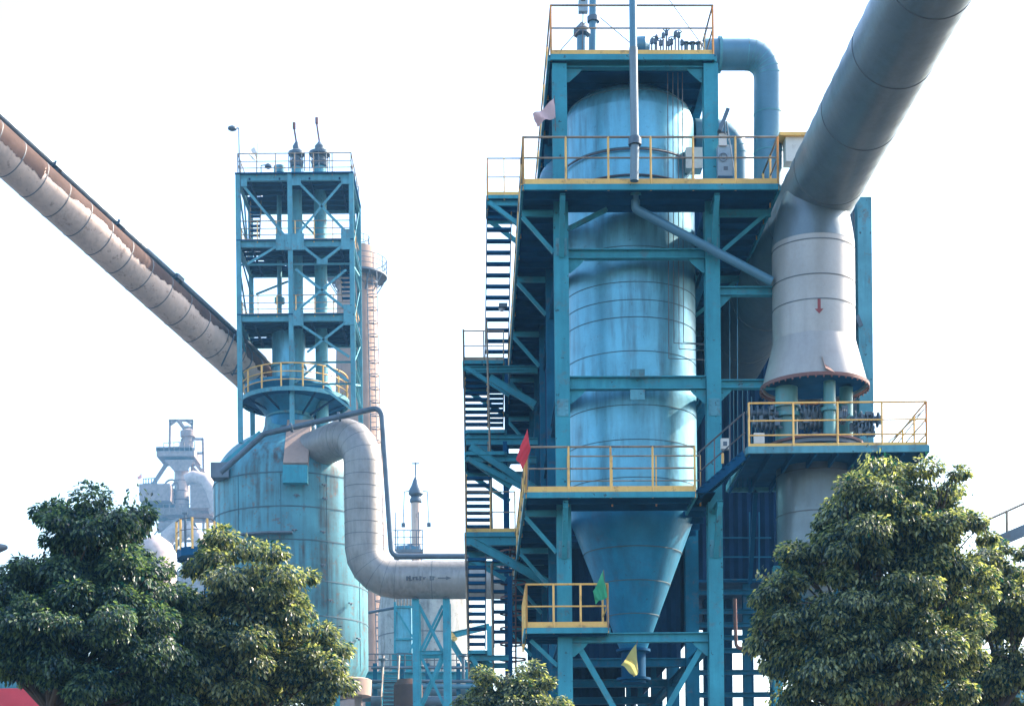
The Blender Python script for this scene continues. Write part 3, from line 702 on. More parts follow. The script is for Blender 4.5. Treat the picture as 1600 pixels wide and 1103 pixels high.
def landing(x0, x1, y, ly, depth, rails=True, h=1.05, mt='deck', em='steel', rm=('rail', 'yellow', 'yellow'), br=True, ht=.1):
    z = mz(x0, y, ly); l0, l1 = mx(x0, y, ly), mx(x1, y, ly)
    e = deck('landing', l0, l1, ly, ly + depth, z, parent=ST, joist=.5, edge=ht, mt=mt, emat=em)
    if rails:
        railing(e, [W(l0 + .02, ly + .02, z), W(l1 - .02, ly + .02, z)], h, nposts=2, mid=(.5,), mats=rm, toe=.1, r=.02)
        railing(e, [W(l0 + .02, ly + .02, z), W(l0 + .02, ly + depth, z)], h, nposts=2, mid=(.5,), mats=rm, toe=.1, r=.02)
    if br:
        for dy in (.1, depth - .1):
            MB().ang(W(l0 + .05, ly + dy, z - ht - .05), W(l1 + .15, ly + dy, z - ht - .9), .12, up=EY).build('bracket', M['steel'], ST)
            MB().ib(W(l0, ly + dy, z - ht - .09), W(l1 + .6, ly + dy, z - ht - .09), .1, .14).build('beam', M['steel'], ST)
    return e
landing(761, 815, 306, 10.5, 1.6, h=1.1)
landing(724, 788, 564, 11.5, 2.6, rm=('rail', 'rail', 'rail'), h=.9)
landing(727, 790, 672, 10.5, 2.4, rails=False)
landing(727, 790, 706, 9.3, 2.0, rails=False)
landing(727, 806, 832, 8.5, 2.2, h=1.15, ht=.12)
landing(733, 760, 1016, 6.2, 1.8, rails=False)
for x0, y0, x1, y1, ly in ((724, 515, 729, 835, 12), (760, 500, 769, 832, 9.5), (727, 840, 733, 1060, 7), (768, 880, 771, 1060, 7), (763, 690, 765, 760, 10)):
    MB().tube([mp(x0, y0, ly), mp(x1, y1, ly)], .035, 6).build('handrail_post', M['rail'], ST)
for (x0, y0, x1, y1, ly, w_) in ((765, 590, 836, 632, 11, .2), (735, 697, 838, 765, 9.3, .2), (738, 720, 850, 778, 9.2, .16), (737, 845, 858, 912, 6.5, .22), (732, 872, 790, 905, 7.5, .12), (733, 1020, 770, 1040, 6.5, .1)):
    MB().ib(mp(x0, y0, ly), mp(x1, y1, ly), w_ * .6, w_).build('brace', M['steel'], ST)
for (x0, x1, y, ly, h) in ((728, 850, 845, 8.0, .26), (728, 840, 578, 11.6, .2), (728, 840, 690, 10, .2), (762, 838, 719, 9.8, .2), (728, 850, 880, 7.6, .12)):
    MB().ib(mp(x0, y, ly), mp(x1, y, ly), .15, h).build('beam', M['steel'], ST)
for x, ly in ((795, 14), (792, 9.5), (797, 7)):
    p = mp(x, 1000, ly); q = mp(x, 560 if ly > 10 else (690 if ly > 8 else 900), ly); MB().bar(V(p.x, p.y, 0), V(p.x, p.y, q.z), .12).build('post', M['deck'], ST)
# caged ladder hanging beside
t = thing('caged_ladder', 'brown caged ladder hanging behind the lower stair flights', 'ladder', mp(800, 1000, 9))
b = MB()
for x in (797, 806): b.tube([mp(x, 850, 9), mp(x, 1050, 9)], .03, 6)
b.build('stringer', M['rim'], t); b = MB()
for k in range(22): b.tube([mp(797, 855 + k * 9, 9), mp(806, 855 + k * 9, 9)], .014, 5)
b.build('rung', M['rim'], t); b = MB()
for k in range(8):
    c = mp(801.5, 862 + k * 24, 8.6); b.ring(c, .36, .015, .05, 20)
b.split('cage_hoop', M['rim'], t)
t = thing('wall_lamp', 'small grey lamp fixed to the upper stair flight', 'lamp', mp(786, 480, 12.5))
MB().hexa(mp(786, 478, 12.5), EX * .13, EY * .1, Z * .06).build('housing', M['gsteel'], t)
MB().lathe(mp(784, 486, 12.5), [(.06, 0), (.1, .06)], 12).build('lens', M['glass'], t)

# ------------------------------------------------------------------ flags
def flag(label, pole, pts, ly, colr, seed, grp='signal flags on the steel towers', fn=None, Yd=None):
    P = fn or (lambda x, y: mp(x, y, ly))
    t = thing('flag', label, 'flag', P(*pole[0]), grp)
    MB().tube([P(*pole[0]), P(*pole[1])], .012, 6).build('flagpole', M['darkrail'], t)
    # pts: four corners (hoist top, fly top, fly bottom, hoist bottom)
    q = [P(*c) for c in pts]; N = 9; vs = []; rnd = random.Random(seed); ph = rnd.random() * 6
    sz = (q[1] - q[0]).length
    for j in range(N + 1):
        for i in range(N + 1):
            u, v = i / N, j / N; p = q[0].lerp(q[1], u).lerp(q[3].lerp(q[2], u), v)
            vs.append(p + V(0, math.sin(u * 9 + ph + v * 3) * .14 * sz * (.3 + u), math.sin(v * 9 + ph + u * 5) * .03 * sz))
    fs = [(j * (N + 1) + i, j * (N + 1) + i + 1, (j + 1) * (N + 1) + i + 1, (j + 1) * (N + 1) + i) for j in range(N) for i in range(N)]
    b = MB().add(vs, fs); o = b.build('cloth', flagmat('flag_cloth_' + str(seed), colr), t, sharp=180)
flag('faded pink flag flying left of the tower column above the upper deck', ((868, 205), (866, 150)), ((866, 154), (832, 182), (840, 195), (868, 184)), -.4, (.80, .52, .50), 11)
flag('bright red flag hanging from the lower deck railing corner', ((824, 765), (826, 700)), ((824, 670), (829, 704), (817, 732), (806, 717)), -1.2, (.75, .06, .08), 12)
flag('green flag on the low yellow platform beside the hopper', ((951, 985), (943, 890)), ((943, 890), (926, 925), (931, 943), (949, 932)), -.55, (.06, .42, .22), 13)
flag('pale yellow flag hanging below the hopper', ((996, 1000), (995, 1007)), ((994, 1006), (970, 1038), (991, 1058), (997, 1050)), -.2, (.55, .50, .18), 14)
# ================================================================== LEFT TOWER (axis aligned, about 100 m away)
YF, YK = 100.0, 104.8
def lp(px, py, Y=YF): return at(px, py, Y)
LT = thing('silo_head_tower', 'light blue cross braced steel tower standing on top of the turquoise silo', 'steel tower', at(461, 640, 102.4))
xL, xM, xR = lp(373, 400).x, lp(454, 400).x, lp(550, 400).x
zr = pz(461, 272, YF); z2_ = pz(461, 376, YF); z3_ = pz(461, 492, YF); zg1 = pz(461, 413, YF); zg2 = pz(500, 566, YF); zg3 = pz(500, 600, YF)
zfoot = pz(400, 700, YF)
def ib(p, q, w_, h_, name, parent=LT, mt='steel4', up=Z): return MB().ib(p, q, w_, h_, up=up).build(name, M[mt], parent)
for x, zb in ((xL, pz(376, 692, YF)), (xM, pz(456, 665, YF)), (xR, pz(551, 642, YF))):
    ib(V(x, YF, zb), V(x, YF, zr), .26, .26, 'column', up=V(0, 1, 0))
for x, zb in ((xL, zfoot + .6), (xM, zfoot + 1), (xR, zfoot + 1.6)):
    ib(V(x, YK, zb), V(x, YK, zr), .26, .26, 'column', up=V(0, 1, 0))
def lbeam(a, c, name='beam', w_=.2, h_=.34, mt='steel4'): return ib(a, c, w_, h_, name, mt=mt)
for z, h in ((zr - .2, .40), (z2_ - .2, .36), (z3_ - .2, .36)):
    for Y in (YF, YK): lbeam(V(xL + .14, Y, z), V(xM - .14, Y, z), h_=h); lbeam(V(xM + .14, Y, z), V(xR - .14, Y, z), h_=h)
    for x in (xL, xR): lbeam(V(x, YF + .14, z), V(x, YK - .14, z), h_=h)
for z, xa in ((zg1, xL), (zg2, xM), (zg3, xM)):
    lbeam(V(xa + .1, YF + .02, z), V(xR - .1, YF + .02, z), h_=.09, w_=.12)
    lbeam(V(xR, YF + .14, z), V(xR, YK - .14, z), h_=.09, w_=.12)
def br(x0, y0, x1, y1, Y=YF - .06, w_=.13): MB().ang(lp(x0, y0, Y), lp(x1, y1, Y), w_, up=V(0, 1, 0)).build('brace', M['steel4'], LT)
for a in ((378, 288, 446, 370), (462, 281, 545, 367), (533, 288, 466, 366), (434, 385, 387, 413), (475, 387, 503, 409), (503, 409, 537, 383),
          (462, 421, 538, 481), (541, 422, 462, 488), (460, 501, 546, 558), (538, 506, 480, 551), (495, 570, 462, 598), (510, 570, 545, 596), (508, 608, 550, 640)):
    br(*a)
for a in ((380, 290, 388, 400), (392, 300, 440, 360), (400, 460, 450, 440), (470, 345, 500, 375)):
    br(*a, Y=YK, w_=.1)
sb = MB()
zs = [zr - .4, z2_ - .4, zg1, z3_ - .4, zg2, zg3]
for a, c in zip(zs, zs[1:]):
    sb.ang(V(xR, YF + .2, a), V(xR, YK - .2, c), .12); sb.ang(V(xR, YK - .2, a), V(xR, YF + .2, c), .1)
    sb.ang(V(xL, YF + .2, a), V(xL, YK - .2, c), .1)
sb.build('side_brace', M['steel4'], LT)
gp = MB()
for x0, x1, y0, y1 in ((431, 475, 365, 391), (533, 547, 358, 390), (458, 474, 486, 509), (537, 553, 476, 508), (376, 386, 280, 292), (533, 547, 280, 288), (456, 470, 280, 290), (495, 512, 405, 413)):
    a, c = lp(x0, y1, YF - .16), lp(x1, y0, YF - .16); gp.hexa((a + c) / 2, V((c.x - a.x) / 2, 0, 0), V(0, .015, 0), V(0, 0, (c.z - a.z) / 2))
gp.split('gusset_plate', M['steel2'], LT)
def ldeck(z, x0, x1, y0, y1, holes=0):
    e = bpy.data.objects.new('deck', None); C.objects.link(e); e.parent = LT; e.location = V((x0 + x1) / 2, (y0 + y1) / 2, z) - parent_loc(LT)
    b = MB(); n = 6
    for i in range(n):
        for j in range(n):
            if (i, j) in (holes or ()): continue
            b.hexa(V(x0 + (x1 - x0) * (i + .5) / n, y0 + (y1 - y0) * (j + .5) / n, z), V((x1 - x0) / n / 2, 0, 0), V(0, (y1 - y0) / n / 2, 0), V(0, 0, .03))
    b.build('deck_plate', M['deck'], e); j = MB()
    for i in range(7): y = y0 + .3 + (y1 - y0 - .6) * i / 6; j.bar(V(x0 + .15, y, z - .13), V(x1 - .15, y, z - .13), .1, .18)
    for i in range(4): x = x0 + .8 + (x1 - x0 - 1.6) * i / 3; j.bar(V(x, y0 + .15, z - .29), V(x, y1 - .15, z - .29), .1, .14)
    j.build('joist', M['clad'], e)
    return e
d1 = ldeck(zr, xL - .15, xR + .15, YF - .2, YK + .2, ((0, 3),))
d2 = ldeck(z2_, xL - .1, xR + .1, YF - .15, YK + .2, ((2, 4), (0, 2), (0, 3)))
d3 = ldeck(z3_, xL - .1, xR + .1, YF - .15, YK + .2, ((0, 4),))
for e, z, h in ((d1, zr, 1.15), (d2, z2_, 1.1), (d3, z3_, 1.1)):
    mm = ('rail', 'rail', 'yellow') if e is d1 else ('rail', 'yellow', 'yellow')
    for ya in (YF, YK): railing(e, [V(xL, ya, z), V(xR, ya, z)], h, nposts=6, mid=(.62, .3), mats=mm, toe=0 if e is d1 else .08, r=.03)
    railing(e, [V(xR, YF, z), V(xR, YK, z)], h, nposts=4, mid=(.5,), mats=mm, toe=0, r=.03)
    railing(e, [V(xL, YF, z), V(xL, YK, z)], h, nposts=4, mid=(.5,), mats=mm, toe=0, r=.03)
# internal stair flights
def lstair(x0, y0, x1, y1, Y, wdt, n, mt='deck'):
    e = bpy.data.objects.new('stair', None); C.objects.link(e); e.parent = LT; e.location = lp(x0, y0, Y) - parent_loc(LT)
    a, c = lp(x0, y0, Y), lp(x1, y1, Y); o = V(wdt, 0, 0); s = MB().bar(a, c, .05, .2, V(0, 1, 0)).bar(a + o, c + o, .05, .2, V(0, 1, 0)); s.build('stringer', M['rail'], e)
    b = MB()
    for k in range(n): q = a.lerp(c, (k + .5) / n); b.bar(q, q + o, .22, .09)
    b.build('tread', M[mt], e)
lstair(391, 372, 392, 335, 103, .55, 5); lstair(535, 470, 530, 392, 103.5, .55, 11); lstair(392, 300, 391, 338, 103.4, .6, 4)
# vertical stacks passing through the tower
def stack(label, px, y0, y1, Y, r, top=None, mt='steel2'):
    t = thing('relief_stack', label, 'stack', lp(px, y0, Y), 'relief stacks rising through the left tower')
    a, c = lp(px, y0, Y), lp(px, y1, Y); c = V(a.x, a.y, c.z)
    MB().tube([a, c], r, 16).build('stack_pipe', M[mt], t)
    if top:
        b = MB().lathe(c, [(r, 0), (r * 1.25, .05), (r * 1.45, .3), (r * .8, .5), (r * .8, .6), (r * 1.7, .7), (r * 1.7, .85), (r * .75, 1.0), (r * .8, 1.2), (.05, 1.5)], 20); b.build('valve_head', M['dpipe'], t)
        b = MB()
        for k in range(8):
            an = R(k * 45); b.tube([c + V(math.cos(an) * r * 1.6, math.sin(an) * r * 1.6, -.2), c + V(math.cos(an) * r * 1.6, math.sin(an) * r * 1.6, .85)], .03, 5)
        b.build('tie_rod', M['dpipe'], t)
        MB().tube([c + V(0, 0, 1.4), c + V(*top)], .06, 6).tube([c + V(*top), c + V(top[0], 0, top[2] + .35)], .1, 6).build('lever_arm', M['rim'], t)
    return t
stack('slimmer relief stack with a slanting lever in the middle of the left tower roof', 467, 600, 262, 102, .28, (-.12, 0, 2.2), 'steel4')
stack('thicker relief stack with a tall lever near the right corner of the left tower roof', 504, 690, 262, 102.5, .36, (-.15, 0, 2.5), 'steel4')
t = thing('relief_stack', 'thin plain riser pipe left of the middle column in the left tower', 'stack', lp(437, 500, 103), 'relief stacks rising through the left tower')
MB().tube([lp(437, 500, 103), lp(436, 268, 103)], .14, 12).ring(lp(437, 470, 103), .14, .16, .3, 12).ring(lp(437, 266, 103), .14, .2, .4, 12).build('stack_pipe', M['steel2'], t)
# roof lamp post, flag
t = thing('lamp_post', 'slim lamp post with a side lamp on the left corner of the left tower roof', 'lamp post', lp(374, 272, YF))
MB().tube([lp(375, 290), lp(373, 201), lp(366, 200)], .045, 6).build('pole', M['gsteel'], t)
MB().lathe(lp(363, 202), [(.05, .2), (.25, .08), (.25, -.02), (.1, -.1)], 12).build('lamp_head', M['gsteel'], t)
t = thing('lamp_post', 'short hooked lamp behind the railing on the left tower roof', 'lamp post', lp(408, 272, 101))
MB().tube([lp(408, 272, 101), lp(408, 259, 101), lp(416, 258, 101)], .035, 6).build('pole', M['gsteel'], t)
MB().lathe(lp(419, 261, 101), [(.05, .2), (.2, .08), (.2, -.02), (.1, -.1)], 12).build('lamp_head', M['dpipe'], t)
flag('small off white flag above the left tower roof railing', ((402, 272), (402, 224)), ((400, 226), (388, 241), (396, 252), (403, 247)), 0, (.55, .58, .60), 15, grp=None, fn=lambda x, y: at(x, y, YF + .3))
for px, r_ in ((437, .2), (457, .14)):
    pass
# round lower platform
RPc = at(461, 600, 102.6); RPc.z = pz(452, 603, 102.6 - 3.2)
e = bpy.data.objects.new('round_deck', None); C.objects.link(e); e.parent = LT; e.location = RPc - parent_loc(LT)
RR = 3.05
MB().lathe(RPc, [(1.0, -.06), (RR, -.06), (RR, 0), (1.0, 0)], 40, False).build('deck_plate', M['deck'], e)
MB().lathe(RPc, [(RR, -.2), (RR + .05, -.2), (RR + .05, .04), (RR, .04)], 40, False).build('edge_beam', M['steel4'], e)
pl = [RPc + V(math.cos(a) * (RR - .03), math.sin(a) * (RR - .03), 0) for a in [R(-190 + 230 * i / 22) for i in range(23)]]
railing(e, pl, 1.35, nposts=10, mid=(.66, .33), toe=0, mats=('yellow',) * 3, r=.035, pr=.055)
jb = MB()
for k in range(12):
    a = R(k * 30); jb.bar(RPc + V(math.cos(a) * 1.05, math.sin(a) * 1.05, -.9), RPc + V(math.cos(a) * RR * .97, math.sin(a) * RR * .97, -.14), .08, .1)
jb.build('strut', M['clad'], e)

# ------------------------------------------------------------------ left silo
YS = 103.0; sx = at(454, 800, YS).x; RS = 119 / F * YS
zs1 = pz(454, 742, YS - RS * .7); zs1 = pz(440, 737, YS - RS); zs0 = pz(454, 1040, YS - RS); zn = pz(448, 668, YS)
SLf = thing('turquoise_silo', 'big weathered turquoise silo with rust streaks, left of the grey elbow duct', 'silo', V(sx, YS, zs0 - 2))
b = MB().lathe(V(sx, YS, 0), [(RS * .78, zs0 - 1.2), (RS * .9, zs0 - .55), (RS, zs0 + .3), (RS, zs1)], 84, False); b.m(1)
for y in (737, 790, 842, 905, 960): b.ring(V(sx, YS, pz(440, y, YS - RS)), RS, .025, .07, 72)
for k in range(5):
    a = R(-158 + k * 34); p = V(sx + math.cos(a) * (RS + .01), YS + math.sin(a) * (RS + .01), 0); b.bar(p + Z * zs0, p + Z * zs1, .02, .03)
b.build('shell', [M['silo2'], M['seam']], SLf)
h_ = zn - zs1
dm = [(RS * math.cos(t) , zs1 + h_ * .93 * math.sin(t)) for t in [R(4 * i) for i in range(0, 18)]] + [(1.45, zn), (1.4, zn + .5)]
b = MB().lathe(V(sx, YS, 0), dm, 72, True)
b.build('dome', M['silo2'], SLf)
# neck, funnel and big inner pipe
cx = at(452, 640, YS).x
t = thing('receiving_hopper', 'blue funnel shaped hopper with a wide inlet drum under the left tower', 'hopper', V(cx, 102.6, zn))
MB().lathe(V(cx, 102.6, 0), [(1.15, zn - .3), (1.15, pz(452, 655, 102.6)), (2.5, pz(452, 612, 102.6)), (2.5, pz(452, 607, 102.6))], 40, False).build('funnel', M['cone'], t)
MB().lathe(V(cx + .05, 102.6, 0), [(.95, pz(452, 612, 102.6)), (.95, z3_ - .3)], 36, True).build('inlet_drum', M['silo'], t)
MB().ring(V(cx + .05, 102.6, pz(452, 575, 102.6)), .95, .08, .12, 36).ring(V(cx + .05, 102.6, zn + .5), 1.15, .15, .15, 36).build('flange', M['steel2'], t)
# brackets on the shell
b = MB()
rnd = random.Random(3)
for (x, y) in ((373, 756), (375, 778), (346, 763), (415, 750), (416, 774), (462, 748), (463, 773), (507, 757), (508, 778), (402, 796), (434, 810), (365, 807), (373, 832), (413, 827), (460, 827), (505, 830), (505, 882), (516, 937), (548, 942), (549, 1003), (560, 997)):
    u = ((x - 800) - ROLL * (y - HZ)) / F; a0 = at(x, y, YS).x - sx
    if abs(a0) > RS * .97: continue
    Yf = YS - math.sqrt(RS * RS - a0 * a0); p = at(x, y, Yf); nrm = V(p.x - sx, p.y - YS, 0).normalized(); tg = nrm.cross(Z)
    b.bar(p - tg * .14, p + tg * .14, .14, .06); b.bar(p - Z * .12 + nrm * .03, p + nrm * .03, .08, .1)
b.build('lifting_lug', M['gsteel'], SLf)
# sloping box ducts on the dome
def boxpath(a, c, w_, h_, name, parent, mt): return MB().bar(a, c, w_, h_).build(name, M[mt], parent)
t = thing('box_chute', 'pale sloping box chute on the front of the silo dome', 'chute', at(465, 730, YS - RS - .3))
a, c = at(468, 660, YS - 2.0), at(462, 727, YS - RS - .5)
MB().bar(a, c, 1.35, .35).build('chute_body', M['conc'], t)
MB().bar(c + V(0, .0, -.02), c + V(-.02, .0, -1.0), 1.35, .5, V(0, 1, 0)).build('chute_outlet', M['steel'], t)
t = thing('box_chute', 'long blue sloping box chute running down the left shoulder of the silo', 'chute', at(338, 735, YS - 1))
a, c = at(408, 682, YS - 2.2), at(350, 732, YS - 2.8)
MB().bar(a, c, 1.0, .55, V(0, 0, 1)).build('chute_body', M['steel'], t)
MB().hexa((c + V(-.15, -.1, -.2)), V(.5, 0, 0), V(0, .5, 0), V(0, 0, .42)).build('end_cap', M['gsteel'], t)
MB().tube([at(413, 684, YS - 2.6), at(350, 728, YS - 3.3)], .09, 8).build('edge_pipe', M['gsteel'], t)
t = thing('dome_pipe', 'thin curved pipe running round the silo dome', 'pipe', at(400, 690, YS - 3))
MB().tube([at(386, 696, YS - 2.6), at(410, 688, YS - 2.9), at(440, 686, YS - 3.1)], .05, 6).build('pipe_run', M['gsteel'], t)
# platform low on the shell
b = MB()
for a_ in range(0, 9):
    an = R(-122 + a_ * 5); 
pl = [V(sx + math.cos(R(a_)) * (RS + .35), YS + math.sin(R(a_)) * (RS + .35), pz(400, 834, YS - RS)) for a_ in range(-118, -80, 4)]
t = thing('shell_platform', 'narrow curved service ledge low on the front of the turquoise silo', 'ledge', pl[0])
for p, q in zip(pl, pl[1:]): b.bar(p, q, .55, .09)
b.build('ledge', M['gsteel'], t)
# foot of the silo
t = thing('silo_skirt', 'pale concrete drum under the right foot of the turquoise silo', 'drum', at(540, 1085, 101))
q = at(541, 1078, 101); MB().lathe(q, [(1.4, -.35), (1.45, .55), (1.3, .62)], 40, True).build('drum', M['conc'], t)
for x in (500, 560): p = at(x, 1100, 101.5); MB().bar(V(p.x, p.y, 0), V(p.x, p.y, q.z), .4).build('leg', M['conc'], t)
for x, y0 in ((524, 995), (360, 1000)):
    p = at(x, 1000, YS - RS * .75); MB().ib(V(p.x, p.y - .5, 0), V(p.x, p.y - .5, pz(x, y0, p.y)), .5, .5, up=V(0, 1, 0)).build('support_column', M['steel'], SLf)

# ------------------------------------------------------------------ grey elbow duct with horizontal run
E = [at(470, 712, 101.0), at(566, 672, 97.0), at(569, 905, 97.0), at(790, 906, 97.0)]
t = duct('elbow_duct', 'grey elbow duct arching off the silo then running level to the right', E, 1.75, 1.03, 'grey3', 'gseam', seams=((6, 7, 6), (12, 13, 2)), n=32, arcn=5)
MB().tube([at(638, 902, 95.9), at(640, 902, 95.9)], .05, 4).build('stain_mark', M['mark'], t)
# lettering stains and flow arrow on the duct
def marks(parent):
    b = MB(); rnd = random.Random(21); Yq = 97 - 1.035
    x = 636
    zz = pz(660, 903, Yq)
    for k in range(9):
        w_ = rnd.uniform(2.5, 4.2); h0 = rnd.uniform(.06, .14); a = at(x, 903, Yq); a.z = zz
        if rnd.random() < .75:
            b.hexa(a, V(.05, 0, 0), V(0, .004, 0), V(0, 0, h0)); b.hexa(a + V(.07, 0, h0 * .6 * rnd.choice((-1, 1))), V(.05, 0, 0), V(0, .0045, 0), V(0, 0, .025))
        x += w_ + 1.6
    a = at(684, 903, Yq); a.z = zz; b.hexa(a + V(.25, 0, 0), V(.25, 0, 0), V(0, .004, 0), V(0, 0, .03))
    b.add([a + V(.45, -.005, .1), a + V(.75, -.005, 0), a + V(.45, -.005, -.1)], [(0, 1, 2)])
    b.build('flow_marking', M['mark'], parent, sm=False)
marks(t)
# slim dark pipe
t = thing('slim_pipe', 'slim dark pipe rising off the silo dome then dropping and running right', 'pipe', at(410, 676, 97))
MB().tube(route([at(345, 738, 98.5), at(412, 678, 98), at(596, 636, 96), at(612, 869, 96), at(800, 869, 96)], .45, 5), .155, 12).build('pipe_run', M['dpipe'], t)
b = MB()
for x, y in ((530, 651), (455, 668)): b.ring(at(x, y, 96.8), .15, .1, .14, 14, V(.97, 0, .22))
b.build('clamp', M['dpipe'], t)
# trestle under the duct
t = thing('pipe_trestle', 'blue cross braced steel trestle under the level grey duct', 'trestle', V(at(673, 1000, 97).x, 97.6, 0))
x0, x1 = at(650, 1000, 97).x, at(698, 1000, 97).x; zt_ = pz(673, 936, 97)
for Y in (97, 98.6):
    for x in (x0, x1): MB().ib(V(x, Y, 0), V(x, Y, zt_), .38, .38, up=V(0, 1, 0)).build('column', M['steel'], t)
for Y in (97, 98.6):
    for ya, yb_ in ((945, 1018), (1020, 1100)):
        za, zb = pz(673, ya, 97), pz(673, yb_, 97)
        MB().ang(V(x0 + .2, Y, za), V(x1 - .2, Y, zb), .14, V(0, 1, 0)).build('brace', M['steel'], t); MB().ang(V(x1 - .2, Y + .12, za), V(x0 + .2, Y + .12, zb), .14, V(0, 1, 0)).build('brace', M['steel'], t)
    for y in (1019,): MB().ib(V(x0 + .2, Y, pz(673, y, 97)), V(x1 - .2, Y, pz(673, y, 97)), .15, .2).build('beam', M['steel'], t)
for x in (x0, x1): MB().ib(V(x, 96.6, zt_ + .1), V(x, 99, zt_ + .1), .3, .22).build('saddle', M['dpipe'], t)

# ------------------------------------------------------------------ rusty inclined duct on the left
Q0 = at(380, 575, 103.5); Q1 = at(91, 315, 92.0); qd = (Q1 - Q0).normalized(); Q2 = Q0 + qd * ((Q1 - Q0).length * 1.55); QE = Q0 - qd * 4.2
RQ = 1.07
t = thing('inclined_rusty_duct', 'long rusty pinkish duct rising to the left from the left tower', 'duct', Q0.copy())
b = MB().tube([QE, Q0, Q1, Q2], RQ, 40); b.m(1)
L_ = (Q2 - QE).length
k = 0
while k * 1.55 < L_:
    ax_ = (qd + V(0, 0, .0)).normalized(); b.ring(QE + qd * (k * 1.55 + .6), RQ - .004, .022, .05, 40, ax_); k += 1
b.build('duct_shell', [M['rusty'], M['gseam']], t, sharp=60)
# brown top sheet: rust plates along the crown, widened to darken the sunlit strip
side = qd.cross(Z).normalized(); upn = side.cross(qd).normalized()
if upn.z < 0: upn = -upn
b = MB(); n = 12; vs = []; segs = 400; rnd = random.Random(4)
for i in range(segs + 1):
    f_ = i / segs; c = QE.lerp(Q2, .05 + .9 * f_); wv = 56 + 22 * noise.noise(V(f_ * 7, 0, 0)) + 9 * noise.noise(V(f_ * 31, 3, 0)) + 7 * noise.noise(V(f_ * 97, 7, 0)) + 4 * noise.noise(V(f_ * 230, 7, 4)) + (22 if f_ > .8 else 0)
    for j in range(n):
        a = R(-wv - 34 + (wv + 74) * j / (n - 1)); 
        dv = upn * math.cos(a) + side * math.sin(a); vs.append(c + dv * (RQ + .012))
b.add(vs, [(i * n + j, i * n + j + 1, (i + 1) * n + j + 1, (i + 1) * n + j) for i in range(segs) for j in range(n - 1)])
b.build('crown_sheet', M['rusttop'], t, sharp=180)
b = MB(); MBp = [QE.lerp(Q2, f_) + upn * (RQ + .2) + side * -.35 for f_ in (0.06, 1)]
b.tube(MBp, .16, 10); b.build('service_pipe', M['dpipe'], t)
tot = (Q2 - Q0).length
for px in (80, 180, 272, 368):
    f_ = min(range(0, 400), key=lambda i: abs((lambda p: 800 + (p.x / p.y * F) + ROLL * (-(p.z - EYE) / p.y * F))(Q0.lerp(Q2, i / 400)) - (px - 12))) / 400
    c = Q0.lerp(Q2, f_); b = MB(); b.bar(c + upn * RQ * .9 + side * -.6, c + upn * (RQ + .2) + side * -.35, .14, .14); b.bar(c + upn * RQ * .9 + side * .1, c + upn * (RQ + .2) + side * -.35, .14, .14)
    b.ring(c + upn * (RQ + .2) + side * -.35, .15, .09, .25, 12, qd); b.hexa(c + upn * (RQ + .1) - side * .5, qd * .25, side * .25, upn * .12); b.build('pipe_clamp', M['dpipe'], t)
b = MB()
for k, off in ((0, 0), (1, 1.2)):
    c = Q0 + qd * (.4 + off * .8)
    for sgn in (-1, 1):
        pts = [c + (upn * math.cos(R(a)) + side * math.sin(R(a))) * (RQ + .03) + qd * (sgn * .9 * math.sin(R(a * .9))) for a in range(-170, 10, 20)]
        b.tube(pts, .045, 6)
b.build('tie_strap', M['dpipe'], t)

# ------------------------------------------------------------------ chimney behind the left tower
YH = 150.0
t = thing('chimney', 'tall tapering brown chimney with a ladder and a ring platform behind the left tower', 'chimney', V(at(560, 800, YH).x, YH, 0))
cx = at(559, 600, YH).x
r0 = 30 / F * YH; zt_ = pz(559, 390, YH)
b = MB().lathe(V(cx, YH, 0), [(r0 * 1.9, 0), (r0 * 1.02, zt_ - 3.2), (r0 * 1.1, zt_ - 3.1), (r0 * 1.1, zt_ - 2.8), (r0, zt_ - 2.7), (r0, zt_)], 48, True); b.build('shaft', M['conc'], t)
zp = pz(559, 432, YH)
b = MB().lathe(V(cx, YH, zp), [(r0, -.15), (r0 + .95, -.15), (r0 + .95, 0), (r0, 0)], 32, False); b.build('ring_platform', M['gsteel'], t)
b = MB()
for k in range(12):
    a = R(k * 30); b.bar(V(cx + math.cos(a) * (r0 + .9), YH + math.sin(a) * (r0 + .9), zp - .2), V(cx + math.cos(a) * r0, YH + math.sin(a) * r0, zp - 1.6), .07)
    b.bar(V(cx + math.cos(a) * (r0 + .9), YH + math.sin(a) * (r0 + .9), zp - .2), V(cx + math.cos(a + .5) * r0, YH + math.sin(a + .5) * r0, zp - 1.0), .06)
b.build('platform_strut', M['gsteel'], t)
pl = [V(cx + math.cos(R(a)) * (r0 + .9), YH + math.sin(R(a)) * (r0 + .9), zp) for a in range(-180, 181, 20)]
railing(t, pl, 1.3, nposts=14, mid=(.66, .33), toe=0, mats=('gsteel',) * 3, r=.035)
pl = [V(cx + math.cos(R(a)) * (r0 * .7), YH + math.sin(R(a)) * (r0 * .7), zt_) for a in range(-90, 91, 30)]
railing(t, pl, 1.0, nposts=5, mid=(.5,), toe=0, mats=('gsteel',) * 3, r=.03)
b = MB(); lad = MB()
aa = R(-50)
for k in range(90):
    z = 4 + k * (zp - 4) / 90; rr_ = r0 * 1.9 + (r0 * 1.02 - r0 * 1.9) * z / (zt_ - 3.2)
    c = V(cx + math.cos(aa) * (rr_ + .55), YH + math.sin(aa) * (rr_ + .55), z)
    if k % 2 == 0: b.ring(c, .42, .03, .07, 14)
    lad.bar(c - V(.25, 0, 0) + V(-.2, .2, 0), c + V(.25, 0, 0) + V(-.2, .2, 0), .05)
